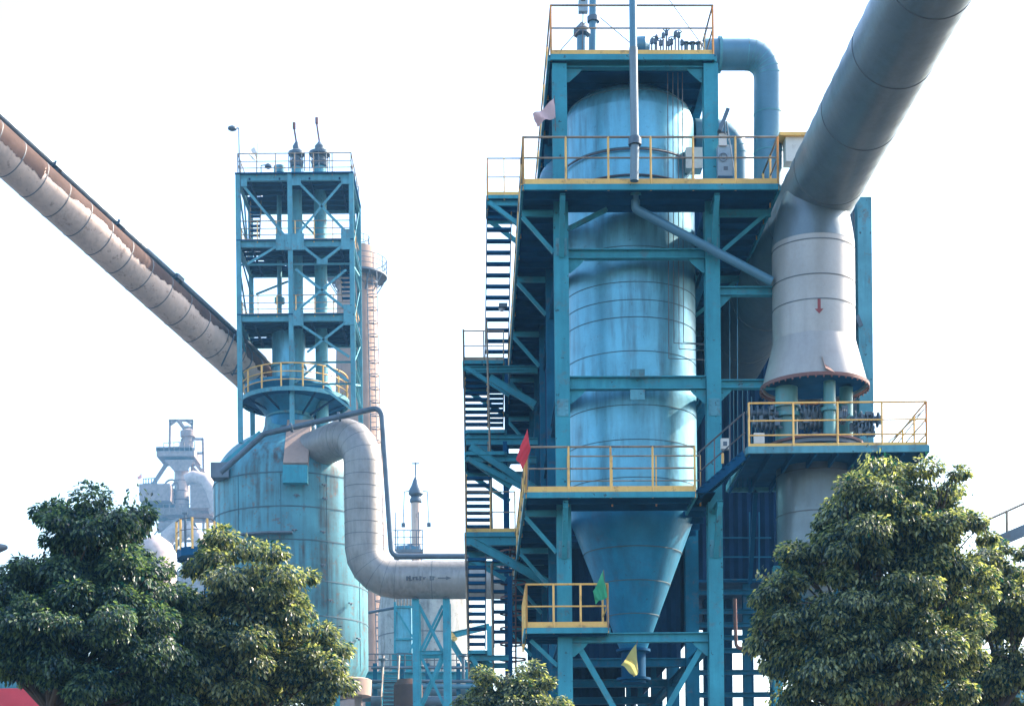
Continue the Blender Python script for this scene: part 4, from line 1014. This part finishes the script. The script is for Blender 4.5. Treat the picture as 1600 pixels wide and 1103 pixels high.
for dx in (-.45, .05, .4, -.4):
    for dy in (0,):
        zA_, zB_ = 4, zp; ra_ = lambda z: r0 * 1.9 + (r0 * 1.02 - r0 * 1.9) * z / (zt_ - 3.2)
        b.tube([V(cx + math.cos(aa) * (ra_(z) + .55) + dx, YH + math.sin(aa) * (ra_(z) + .55) + (.2 if dx in (-.45, .05) else -.1), z) for z in (zA_, zB_)], .035, 5)
b.build('ladder_cage', M['gsteel'], t); lad.build('ladder_rung', M['gsteel'], t)

# ------------------------------------------------------------------ slim vent mast and tank deck in the gap
YG = 140.0
t = thing('vent_mast', 'slim tall vent mast with a valve head in the gap between the towers', 'vent mast', V(at(652, 900, YG).x, YG, 0))
a = at(652, 1000, YG); a.z = 0; c = at(652, 786, YG); c.x = a.x
MB().tube([a, c], .42, 16, r2=.38).build('mast', M['rusty'], t)
MB().lathe(c, [(.38, 0), (.48, .1), (.48, .3), (.36, .5), (.58, .7), (.55, 1.0), (.38, 1.3), (.2, 1.8), (.05, 2.1)], 18).build('valve_head', M['dpipe'], t)
b = MB().tube([c + Z * 1.6, c + Z * 3.2], .06, 6).bar(c + Z * 3.1 - V(.3, 0, 0), c + Z * 3.1 + V(.3, 0, 0), .08)
for s in (-1, 1): b.tube([c + V(s * .9, 0, .9), c + V(s * 1.0, 0, -1.6)], .04, 5); b.tube([c + V(s * .9, 0, .9), c + Z * 1.0], .04, 5); b.hexa(c + V(s * 1.0, 0, -1.7), V(.15, 0, 0), V(0, .15, 0), V(0, 0, .15))
b.build('linkage', M['dpipe'], t)
t = thing('service_gantry', 'faded steel gantry with railings and a pale drum around the vent mast', 'gantry', V(at(640, 900, YG).x, YG, 0))
zq = pz(640, 866, YG); xq0, xq1 = at(614, 866, YG).x, at(662, 866, YG).x
MB().hexa(V((xq0 + xq1) / 2, YG, zq), V((xq1 - xq0) / 2, 0, 0), V(0, 1.5, 0), V(0, 0, .12)).build('deck_plate', M['gsteel'], t)
railing(t, [V(xq0, YG - 1.4, zq), V(xq1, YG - 1.4, zq)], 1.6, nposts=5, mid=(.66, .33), toe=0, mats=('gsteel', 'gsteel', 'gsteel'), r=.04)
b = MB().tube([at(620, 861, YG), at(658, 859, YG)], .45, 16).ring(at(640, 860, YG), .45, .1, .3, 16, V(1, 0, 0)); b.build('drum', M['bluepipe'], t)
for x in (xq0 + .3, xq1 - .3):
    MB().bar(V(x, YG, 0), V(x, YG, zq), .3).build('leg', M['gsteel'], t)
    MB().tube([V(x, YG - 1.4, zq), V(x, YG - 1.4, zq + 3.0)], .05, 5).build('tall_post', M['gsteel'], t)

# ------------------------------------------------------------------ pale tank seen under the grey duct
YT = 128.0
t = thing('stained_tank', 'pale stained cylindrical tank behind the blue trestle', 'tank', V(at(668, 1000, YT).x, YT, 0))
cx = at(665, 1000, YT).x; rt = 74 / F * YT
b = MB().lathe(V(cx, YT, 0), [(rt, 0), (rt, pz(665, 950, YT - rt)), (rt * .93, pz(665, 925, YT)), (rt * .5, pz(665, 895, YT)), (.1, pz(665, 888, YT))], 60, True); b.m(1)
for y in (985, 1040): b.ring(V(cx, YT, pz(665, y, YT - rt)), rt, .02, .07, 60)
b.build('shell', [M['tank'] if 'tank' in M else M['silo2'], M['gseam']], t)
YW = 118.0
t = thing('lift_enclosure', 'pale turquoise boxed enclosure with a railed top behind the trestle', 'enclosure', V(at(632, 1000, YW).x, YW, 0))
a, c = at(617, 1022, YW), at(646, 948, YW)
MB().hexa((a + c) / 2, V((c.x - a.x) / 2 - .1, 0, 0), V(0, .8, 0), V(0, 0, (c.z - a.z) / 2)).build('wall', M['silo'], t)
b = MB()
for x in (617, 646): b.bar(at(x, 1024, YW - .9), at(x, 940, YW - .9), .14)
for y in (948, 998, 1023): b.bar(at(616, y, YW - .9), at(647, y, YW - .9), .12)
b.bar(at(618, 950, YW - .95), at(645, 995, YW - .95), .1); b.bar(at(640, 1020, YW - .95), at(647, 1000, YW - .95), .1); b.build('frame', M['steel'], t)
q = at(632, 1030, YW); MB().bar(V(q.x, q.y, 0), V(q.x, q.y, a.z), 1.6, .5, V(0, 1, 0)).build('support_column', M['steel'], t)
railing(t, [at(617, 943, YW - .9), at(646, 943, YW - .9)], 1.2, nposts=6, mid=(.66, .33), toe=0, mats=('rail',) * 3, r=.04)
MB().tube([at(575, 957, YW), at(617, 949, YW)], .1, 8).build('inlet_pipe', M['dpipe'], t)
t = thing('pipe_bridge', 'blue pipe bridge carrying a dark pipe low behind the trestle', 'pipe bridge', V(at(660, 1060, 112).x, 112, 0))
MB().ib(at(560, 1058, 112), at(760, 1058, 112), .5, .7).build('girder', M['steel'], t)
MB().tube([at(560, 1082, 111), at(760, 1082, 111)], .55, 20).build('pipe_run', M['grey'], t)
railing(t, [at(575, 1050, 112), at(760, 1050, 112)], 1.15, nposts=16, mid=(.66, .33), toe=0, mats=('darkrail',) * 3, r=.035)
for x in (575, 615, 720): q = at(x, 1060, 112); MB().bar(V(q.x, q.y, 0), V(q.x, q.y, q.z - .35), .35).build('leg', M['steel'], t)
t = thing('brown_drum', 'upright brown steel drum beside the left trestle column', 'drum', at(638, 1090, 105))
q = at(638, 1100, 105); MB().lathe(V(q.x, q.y, q.z - 1), [(.85, 0), (.85, 2.1), (.6, 2.45), (.05, 2.5)], 28).build('drum', M['rusttop'], t)
t = thing('access_stair', 'small blue access stair with handrails low beside the turquoise silo', 'stair', at(608, 1100, 108))
a, c = at(596, 1115, 106), at(600, 1050, 109); o = V(.95, 0, 0); b = MB().bar(a, c, .07, .25).bar(a + o, c + o, .07, .25); b.build('stringer', M['steel'], t); b = MB()
for k in range(11): q = a.lerp(c, (k + .5) / 11); b.bar(q, q + o, .25, .06)
b.build('tread', M['steel2'], t); b = MB()
for s in (V(0, 0, 0), o):
    b.tube([a + s + Z * 1, c + s + Z * 1], .04, 6)
    for f_ in (0, .33, .66, 1): q = a.lerp(c, f_) + s; b.tube([q, q + Z], .035, 6)
b.build('hand_rail', M['rail'], t)
t = thing('pipe_rack', 'low rack of grey and blue pipes behind the blue trestle foot', 'pipe rack', V(at(690, 1080, 108).x, 108, 0))
for y, rr, m_ in ((1096, .35, 'dpipe'), (1072, .16, 'bluepipe'), (1064, .1, 'dpipe'), (1043, .08, 'dpipe')):
    MB().tube([at(580, y, 108.5), at(745, y, 108.5)], rr, 14).build('pipe_run', M[m_], t)
for x in (586, 628, 668, 716, 738):
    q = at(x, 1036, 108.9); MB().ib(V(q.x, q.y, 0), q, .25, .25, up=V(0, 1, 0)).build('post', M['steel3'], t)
for x, y in ((598, 1030), (655, 1040), (724, 1024)):
    q = at(x, 1060, 108.2); MB().tube([q, V(q.x, q.y, pz(x, y, 108.2))], .1, 8).ring(V(q.x, q.y, pz(x, y, 108.2)), .05, .25, .08, 14).build('valve_stem', M['dpipe'], t)
# sloping braces / conveyor behind, right of the trestle
t = thing('inclined_strut_frame', 'blue sloping struts right of the trestle in front of the pale tank', 'struts', V(at(720, 1040, 110).x, 110, 0))
MB().ib(at(704, 1000, 110), at(732, 1046, 110), .3, .35).build('strut', M['steel'], t); MB().ib(at(706, 992, 110), at(765, 978, 110), .3, .35).build('strut', M['steel'], t)
MB().bar(at(700, 985, 110), at(712, 1000, 110), .3).build('joint_block', M['yellow'], t)
q = at(765, 978, 110); MB().bar(V(q.x, q.y, 0), q, .35).build('post', M['steel'], t); q = at(732, 1046, 110); MB().bar(V(q.x, q.y, 0), q, .35).build('post', M['steel'], t)

# ------------------------------------------------------------------ curved balcony left of the silo
YB = 96.0
t = thing('corner_balcony', 'small dark blue balcony with yellow posts left of the turquoise silo', 'balcony', at(305, 880, YB))
pts = [at(276, 856, YB - .5), at(283, 866, YB - 1.3), at(300, 873, YB - 1.6), at(330, 874, YB - 1.2)]
zz = pz(300, 862, YB)
b = MB(); P_ = [V(p.x, p.y, zz) for p in pts]; top = P_ + [V(P_[3].x, YB + 2.5, zz), V(P_[0].x, YB + 2.5, zz)]
b.add([p for p in top] + [p - Z * .45 for p in top], [(0, 1, 2, 3, 4, 5), (11, 10, 9, 8, 7, 6)] + [(i, (i + 1) % 6 + 0, (i + 1) % 6 + 6, i + 6) for i in range(6)]); b.build('deck_plate', M['deck'], t)
b = MB()
for k in range(6): q = P_[0].lerp(P_[3], k / 6); b.bar(q - Z * .5 + V(0, .3, 0), q - Z * .5 + V(.9, 2.4, 0), .1, .14)
b.build('joist', M['clad'], t)
railing(t, P_ + [V(P_[3].x + .3, YB + 1, zz)], 1.5, nposts=6, mid=(.6,), toe=0, mats=('darkrail', 'yellow', 'yellow'), r=.03, pr=.07)
q = at(325, 900, YB + 1); MB().bar(V(q.x, q.y, 0), V(q.x, q.y, zz - .5), .4).build('support_post', M['deck'], t)
t = thing('lamp_post', 'dark T topped post on the small balcony beside the turquoise silo', 'lamp post', at(289, 860, YB))
MB().tube([at(290, 862, YB), at(289, 803, YB)], .07, 8).build('pole', M['dpipe'], t); MB().bar(at(285, 802, YB), at(293, 802, YB), .14, .1).build('lamp_head', M['dpipe'], t)

# ------------------------------------------------------------------ distant blast furnace
YZ = 450.0; K = YZ / 260
def fp(x, y, dY=0): return at(x, y, YZ + dY * K)
def kk(*a): return [x * K for x in a]
BF = thing('blast_furnace', 'hazy distant blast furnace with inclined legs and bent pipes on the left', 'blast furnace', V(fp(285, 900).x, YZ, 0))
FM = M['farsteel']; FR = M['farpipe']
def fb(name, segs, w_, mt=FM, dY=0):
    b = MB()
    for (x0, y0, x1, y1) in segs: b.bar(fp(x0, y0, dY), fp(x1, y1, dY), w_ * K, w_ * K, V(0, 1, 0))
    return b.build(name, mt, BF)
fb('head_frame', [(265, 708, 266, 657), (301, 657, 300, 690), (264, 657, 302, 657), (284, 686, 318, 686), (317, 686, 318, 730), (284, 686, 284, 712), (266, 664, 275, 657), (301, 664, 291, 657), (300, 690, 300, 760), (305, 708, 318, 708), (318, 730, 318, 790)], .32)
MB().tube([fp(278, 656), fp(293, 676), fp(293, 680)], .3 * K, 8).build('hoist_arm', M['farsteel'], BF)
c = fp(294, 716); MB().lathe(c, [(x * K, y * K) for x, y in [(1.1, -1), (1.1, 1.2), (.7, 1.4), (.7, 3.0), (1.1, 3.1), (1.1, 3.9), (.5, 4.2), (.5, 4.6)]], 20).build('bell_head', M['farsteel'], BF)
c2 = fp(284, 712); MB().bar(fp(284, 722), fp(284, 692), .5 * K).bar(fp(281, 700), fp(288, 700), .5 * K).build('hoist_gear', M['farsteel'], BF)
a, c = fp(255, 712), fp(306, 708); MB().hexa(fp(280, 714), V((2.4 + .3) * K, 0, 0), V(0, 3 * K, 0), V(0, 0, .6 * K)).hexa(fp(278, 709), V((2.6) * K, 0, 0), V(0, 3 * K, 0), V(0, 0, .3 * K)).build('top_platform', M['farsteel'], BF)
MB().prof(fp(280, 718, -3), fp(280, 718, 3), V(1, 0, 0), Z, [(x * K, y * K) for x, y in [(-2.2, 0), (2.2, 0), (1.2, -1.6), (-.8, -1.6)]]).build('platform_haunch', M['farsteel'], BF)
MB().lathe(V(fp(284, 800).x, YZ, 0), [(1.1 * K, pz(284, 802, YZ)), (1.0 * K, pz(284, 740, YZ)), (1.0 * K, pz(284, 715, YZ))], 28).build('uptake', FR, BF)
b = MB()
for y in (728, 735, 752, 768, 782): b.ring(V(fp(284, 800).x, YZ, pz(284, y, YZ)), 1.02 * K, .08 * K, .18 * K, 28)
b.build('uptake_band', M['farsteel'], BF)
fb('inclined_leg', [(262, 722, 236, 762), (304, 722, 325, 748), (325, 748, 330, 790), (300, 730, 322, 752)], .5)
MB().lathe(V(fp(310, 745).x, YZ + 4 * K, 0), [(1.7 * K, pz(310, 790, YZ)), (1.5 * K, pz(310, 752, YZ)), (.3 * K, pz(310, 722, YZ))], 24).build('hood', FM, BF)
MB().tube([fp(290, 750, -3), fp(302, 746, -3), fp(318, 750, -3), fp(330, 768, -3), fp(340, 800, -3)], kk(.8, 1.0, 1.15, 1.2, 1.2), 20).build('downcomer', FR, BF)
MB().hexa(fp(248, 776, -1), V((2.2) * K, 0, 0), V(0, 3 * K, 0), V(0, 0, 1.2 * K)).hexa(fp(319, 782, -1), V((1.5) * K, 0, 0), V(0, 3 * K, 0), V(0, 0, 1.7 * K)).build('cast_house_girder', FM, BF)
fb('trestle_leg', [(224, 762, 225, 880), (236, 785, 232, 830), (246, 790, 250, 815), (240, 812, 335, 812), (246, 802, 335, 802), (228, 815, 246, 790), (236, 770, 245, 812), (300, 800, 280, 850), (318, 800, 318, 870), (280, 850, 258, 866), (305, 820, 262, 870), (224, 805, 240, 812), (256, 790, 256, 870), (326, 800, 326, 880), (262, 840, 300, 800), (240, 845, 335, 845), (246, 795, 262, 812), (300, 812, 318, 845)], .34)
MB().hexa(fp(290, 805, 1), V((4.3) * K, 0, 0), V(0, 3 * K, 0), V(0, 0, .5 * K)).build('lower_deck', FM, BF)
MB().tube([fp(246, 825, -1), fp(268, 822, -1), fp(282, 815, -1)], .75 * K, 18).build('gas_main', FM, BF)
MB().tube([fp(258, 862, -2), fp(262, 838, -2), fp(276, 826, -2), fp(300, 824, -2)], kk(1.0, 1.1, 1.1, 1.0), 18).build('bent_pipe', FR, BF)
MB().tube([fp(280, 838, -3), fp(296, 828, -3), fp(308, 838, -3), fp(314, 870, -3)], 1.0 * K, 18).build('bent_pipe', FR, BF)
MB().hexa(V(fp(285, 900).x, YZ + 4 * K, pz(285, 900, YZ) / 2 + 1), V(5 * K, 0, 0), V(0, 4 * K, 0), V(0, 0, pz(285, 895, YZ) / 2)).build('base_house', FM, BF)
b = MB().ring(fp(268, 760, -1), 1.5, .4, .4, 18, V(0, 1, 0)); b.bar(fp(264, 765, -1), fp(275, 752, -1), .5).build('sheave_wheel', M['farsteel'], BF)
railing(BF, [fp(224, 763, -3), fp(245, 762, -3)], 2.4, nposts=5, mid=(.5,), toe=0, mats=('gsteel',) * 3, r=.12)
flag('tiny faded red flag on the distant blast furnace', ((222, 764), (221, 738)), ((221, 739), (214, 746), (217, 750), (222, 746)), 0, (.8, .35, .3), 16, grp=None, fn=lambda x, y: at(x, y, YZ - 2))
rnd = random.Random(8)
segs = []
for k in range(26):
    x = rnd.uniform(228, 332); y = rnd.uniform(795, 880); segs.append((x, y, x + rnd.choice((0, 0, rnd.uniform(-22, 22))), y + rnd.uniform(-28, 28)))
fb('lattice_member', segs, .16)
railing(BF, [fp(256, 706, -3), fp(304, 703, -3)], 2.2, nposts=6, mid=(.5,), toe=0, mats=('farsteel',) * 3, r=.1)
railing(BF, [fp(246, 801, -3), fp(330, 801, -3)], 2.2, nposts=9, mid=(.5,), toe=0, mats=('farsteel',) * 3, r=.1)
t = thing('far_tank', 'pale hazy rounded tank at the foot of the distant blast furnace', 'tank', V(at(245, 900, 240).x, 240, 0))
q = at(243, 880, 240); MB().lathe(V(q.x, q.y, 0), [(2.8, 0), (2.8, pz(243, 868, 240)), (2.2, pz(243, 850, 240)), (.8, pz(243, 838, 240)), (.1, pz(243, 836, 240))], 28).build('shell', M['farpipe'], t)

# ------------------------------------------------------------------ far right handrail, far left lamp, red sign, low sheds
t = thing('ramp_railing', 'sloping brown ramp railing beyond the right tree', 'railing', at(1570, 850, 50))
railing(t, [at(1540, 853, 50), at(1640, 808, 50)], 1.0, nposts=3, mid=(.3,), toe=0, mats=('rail', 'rail', 'rail'), r=.035, z0=-.3)
b = MB().bar(at(1530, 858, 50), at(1640, 812, 50) - Z * .0, .3, .3); b.build('ramp_stringer', M['gsteel'], t)
q = at(1560, 860, 50); MB().bar(V(q.x, q.y + .2, 0), V(q.x, q.y + .2, q.z), .3).build('support_post', M['gsteel'], t)
t = thing('street_lamp', 'grey street lamp whose head reaches in above the left tree', 'street lamp', V(at(-30, 900, 40).x, 40, 0))
MB().tube([V(at(-30, 900, 40).x, 40, 0), at(-30, 875, 40), at(-18, 856, 40), at(-4, 853, 40)], .06, 8).build('pole', M['gsteel'], t)
MB().lathe(at(-2, 856, 40), [(.02, -.08), (.09, -.04), (.11, 0), (.06, .16), (.03, .2)], 14, ax=V(1, 0, .1)).build('lamp_head', M['gsteel'], t)
t = thing('red_hoarding', 'red painted sheet hoarding low behind the left tree', 'hoarding', V(at(70, 1100, 32).x, 32, 0))
a, c = at(-60, 1140, 32), at(132, 1074, 32); MB().hexa(V((a.x + c.x) / 2, 32, c.z - 1.2), V((c.x - a.x) / 2, 0, 0), V(0, .04, 0), V(0, 0, 1.2)).build('sheet', M['red'], t)
for x in (-50, 30, 120): q = at(x, 1090, 32.1); MB().bar(V(q.x, q.y, 0), V(q.x, q.y, c.z - .1), .1).build('post', M['gsteel'], t)
for (x0, x1, y, Y, lab) in ((1390, 1640, 1040, 60, 'low blue shed behind the right tree trunk'), (-80, 330, 1040, 70, 'low blue shed behind the left trees')):
    t = thing('low_shed', lab, 'shed', V(at((x0 + x1) / 2, 1100, Y).x, Y, 0)); a, c = at(x0, y, Y), at(x1, y, Y)
    corrug(V(a.x, Y, 0), V(c.x, Y, 0), 0, a.z, .05, .4).build('front_wall', M['steel2'], t, sm=False)
    MB().hexa(V((a.x + c.x) / 2, Y + 3, a.z + .1), V((c.x - a.x) / 2 + .2, 0, 0), V(0, 3.2, 0), V(0, 0, .08)).build('roof', M['gsteel'], t)
    for s in (a.x + .1, c.x - .1): MB().hexa(V(s, Y + 3, a.z / 2), V(.08, 0, 0), V(0, 2.9, 0), V(0, 0, a.z / 2)).build('side_wall', M['steel2'], t)

# ------------------------------------------------------------------ trees
LM = leafmat('leaf_shade_tint_green', (.004, .028, .042), (.13, .19, .10), .6)  # navy leaf shadow put into the random leaf colours
LM2 = leafmat('leaf_sunlit_tint_green', (.005, .034, .042), (.31, .32, .16), .55)  # brighter copy with cream sun highlights put into the leaf colours
def tree(label, base_px, Y, lobes, nleaf, size, seed, mt, trunk_r=.09, clump=.25):
    """lobes: (px, py, rx_px, ry_px, dY) ellipsoids of crown; leaves grow in clumps on their outer shells"""
    rnd = random.Random(seed); gx = at(base_px, 1200, Y).x
    t = thing('broadleaf_tree', label, 'tree', V(gx, Y, 0), 'leafy trees in front of the plant')
    L = []
    for (px, py, rx, ry, dY) in lobes:
        c = at(px, py, Y + dY); L.append((c, rx / F * Y, ry / F * Y, rx / F * Y * .9))
    vol = [l[1] * l[2] for l in L]; tot = sum(vol)
    verts, faces = [], []
    clumps = []
    for (c, rx, rz, ry), v_ in zip(L, vol):
        n = max(4, int(3.0 * v_ / (clump * clump)))
        for _ in range(n):
            d = V(rnd.gauss(0, 1), rnd.gauss(0, 1), rnd.gauss(0, 1)).normalized(); k = rnd.random() ** .35
            p = c + V(d.x * rx * k, d.y * ry * k, d.z * rz * k)
            # keep clumps mostly near the outside of the union
            inside = sum(1 for (c2, a2, z2, y2) in L if ((p.x - c2.x) / a2) ** 2 + ((p.y - c2.y) / y2) ** 2 + ((p.z - c2.z) / z2) ** 2 < .55)
            if inside >= 1 and rnd.random() < .4: continue
            clumps.append((p, d, rnd.uniform(.55, 1.2) * clump, rnd.random()))
    per = max(6, nleaf // len(clumps))
    for (p, d, cr, ct) in clumps:
        for _ in range(int(per * cr / clump)):
            e = V(rnd.gauss(0, 1), rnd.gauss(0, 1), rnd.gauss(0, 1)).normalized()
            if e.z < -.1: e.z *= rnd.uniform(.2, 1)
            q = p + V(e.x * cr, e.y * cr, e.z * cr * .7) * rnd.random() ** .3
            if rnd.random() < .12: q = q - d * rnd.uniform(.1, .5)
            s = size * rnd.uniform(.6, 1.25)
            dr = (e * .6 + d * .3 + V(rnd.uniform(-.5, .5), rnd.uniform(-.5, .5), -.75 + rnd.uniform(-.4, .5))).normalized()
            sd_ = dr.cross(V(rnd.uniform(-.5, .5), rnd.uniform(-.5, .5), 1)).normalized(); nn = sd_.cross(dr)
            wv = s * .26; o = len(verts)
            tip = q + dr * s; m_ = q + dr * s * .5 + nn * s * .06; m2 = q + dr * s * .5 - nn * s * .04
            verts += [q, m2 - sd_ * wv + nn * .1 * s, tip - nn * s * .1, m2 + sd_ * wv + nn * .1 * s]
            faces += [(o, o + 1, o + 2), (o, o + 2, o + 3)]
    me = bpy.data.meshes.new('crown'); me.from_pydata([v - t.location for v in verts], [], faces); me.materials.append(mt); me.update()
    o = bpy.data.objects.new('crown', me); C.objects.link(o); o.parent = t
    # trunk and limbs
    top = sum((l[0] * v_ for l, v_ in zip(L, vol)), Vector()) / tot
    b = MB(); z0 = min(l[0].z - l[2] for l in L); fk = V(gx + (top.x - gx) * .25, Y, max(1.8, z0 + .2))
    b.tube([V(gx, Y, -.1), V(gx + .05, Y, .8), fk], [trunk_r * 1.5, trunk_r * 1.1, trunk_r], 12, True)
    for (c, rx, rz, ry) in L:
        mid = fk.lerp(c, .5) + V(rnd.uniform(-.2, .2), rnd.uniform(-.2, .2), -.1)
        b.tube([fk - Z * .05, mid, c, c + V(0, 0, rz * .5)], [trunk_r * .62, trunk_r * .45, trunk_r * .22, trunk_r * .08], 8)
        for _ in range(5):
            d = V(rnd.uniform(-1, 1), rnd.uniform(-1, 1), rnd.uniform(-.2, .9)); st_ = mid.lerp(c, rnd.random())
            e_ = c + V(d.x * rx * .75, d.y * ry * .75, d.z * rz * .75); b.tube([st_, st_.lerp(e_, .5) + V(0, 0, .08), e_], [trunk_r * .22, trunk_r * .14, trunk_r * .05], 6)
    b.build('trunk', M['bark'], t)
    return t
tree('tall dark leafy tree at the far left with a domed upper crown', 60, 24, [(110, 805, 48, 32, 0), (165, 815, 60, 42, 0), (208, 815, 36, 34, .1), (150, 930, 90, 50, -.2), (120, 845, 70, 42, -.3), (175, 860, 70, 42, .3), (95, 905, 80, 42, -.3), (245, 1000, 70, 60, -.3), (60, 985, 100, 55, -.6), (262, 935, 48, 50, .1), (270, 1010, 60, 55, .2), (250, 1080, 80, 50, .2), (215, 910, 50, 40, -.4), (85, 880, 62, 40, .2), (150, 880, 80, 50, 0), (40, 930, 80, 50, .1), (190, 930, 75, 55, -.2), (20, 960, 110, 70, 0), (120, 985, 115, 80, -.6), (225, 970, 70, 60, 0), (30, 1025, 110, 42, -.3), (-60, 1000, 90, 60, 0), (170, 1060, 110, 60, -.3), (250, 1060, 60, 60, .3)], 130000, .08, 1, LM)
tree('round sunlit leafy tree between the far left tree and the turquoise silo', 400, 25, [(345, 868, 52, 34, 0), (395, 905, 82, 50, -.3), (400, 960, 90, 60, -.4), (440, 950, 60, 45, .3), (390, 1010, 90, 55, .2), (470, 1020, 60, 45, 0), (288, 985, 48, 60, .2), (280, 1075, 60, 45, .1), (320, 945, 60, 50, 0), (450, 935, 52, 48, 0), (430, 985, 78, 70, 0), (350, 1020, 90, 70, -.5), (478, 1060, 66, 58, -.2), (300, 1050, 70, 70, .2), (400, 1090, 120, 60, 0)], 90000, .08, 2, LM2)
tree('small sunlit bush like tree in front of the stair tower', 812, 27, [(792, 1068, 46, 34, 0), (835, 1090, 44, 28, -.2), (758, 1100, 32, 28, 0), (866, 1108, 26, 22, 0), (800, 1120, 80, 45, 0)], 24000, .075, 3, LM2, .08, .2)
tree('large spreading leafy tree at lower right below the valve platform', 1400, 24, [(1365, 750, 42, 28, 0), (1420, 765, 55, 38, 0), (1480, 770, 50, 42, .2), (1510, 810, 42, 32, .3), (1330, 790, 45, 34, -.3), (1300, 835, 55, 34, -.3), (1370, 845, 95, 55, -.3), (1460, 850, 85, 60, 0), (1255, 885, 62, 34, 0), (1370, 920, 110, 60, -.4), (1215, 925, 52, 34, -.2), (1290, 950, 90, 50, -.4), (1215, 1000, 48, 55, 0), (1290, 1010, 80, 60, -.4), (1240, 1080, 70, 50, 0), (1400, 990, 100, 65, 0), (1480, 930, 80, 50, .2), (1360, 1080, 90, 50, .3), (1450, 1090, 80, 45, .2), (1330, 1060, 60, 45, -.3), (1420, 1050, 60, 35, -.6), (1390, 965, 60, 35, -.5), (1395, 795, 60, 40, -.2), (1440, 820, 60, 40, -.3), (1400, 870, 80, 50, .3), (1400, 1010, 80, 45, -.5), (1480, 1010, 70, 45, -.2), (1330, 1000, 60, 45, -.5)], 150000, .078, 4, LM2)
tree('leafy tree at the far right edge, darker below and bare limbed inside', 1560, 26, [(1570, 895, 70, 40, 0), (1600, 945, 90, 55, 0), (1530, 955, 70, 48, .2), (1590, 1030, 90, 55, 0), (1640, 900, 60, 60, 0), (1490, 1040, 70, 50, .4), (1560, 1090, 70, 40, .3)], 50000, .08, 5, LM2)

# ------------------------------------------------------------------ air
hz = MB().hexa(V(0, 265, 56), V(620, 0, 0), V(0, 360, 0), V(0, 0, 57.0))
o = hz.build('haze', [], None, sm=False)
hm = bpy.data.materials.new('haze_air'); hm.use_nodes = True; n = hm.node_tree.nodes; n.clear()
pv = n.new('ShaderNodeVolumePrincipled'); out = n.new('ShaderNodeOutputMaterial'); pv.inputs['Density'].default_value = .0004
pv.inputs['Color'].default_value = (.22, .58, 1.0, 1); pv.inputs['Anisotropy'].default_value = 0
hm.node_tree.links.new(pv.outputs[0], out.inputs['Volume']); o.data.materials.clear(); o.data.materials.append(hm); tag(o, kind='stuff')
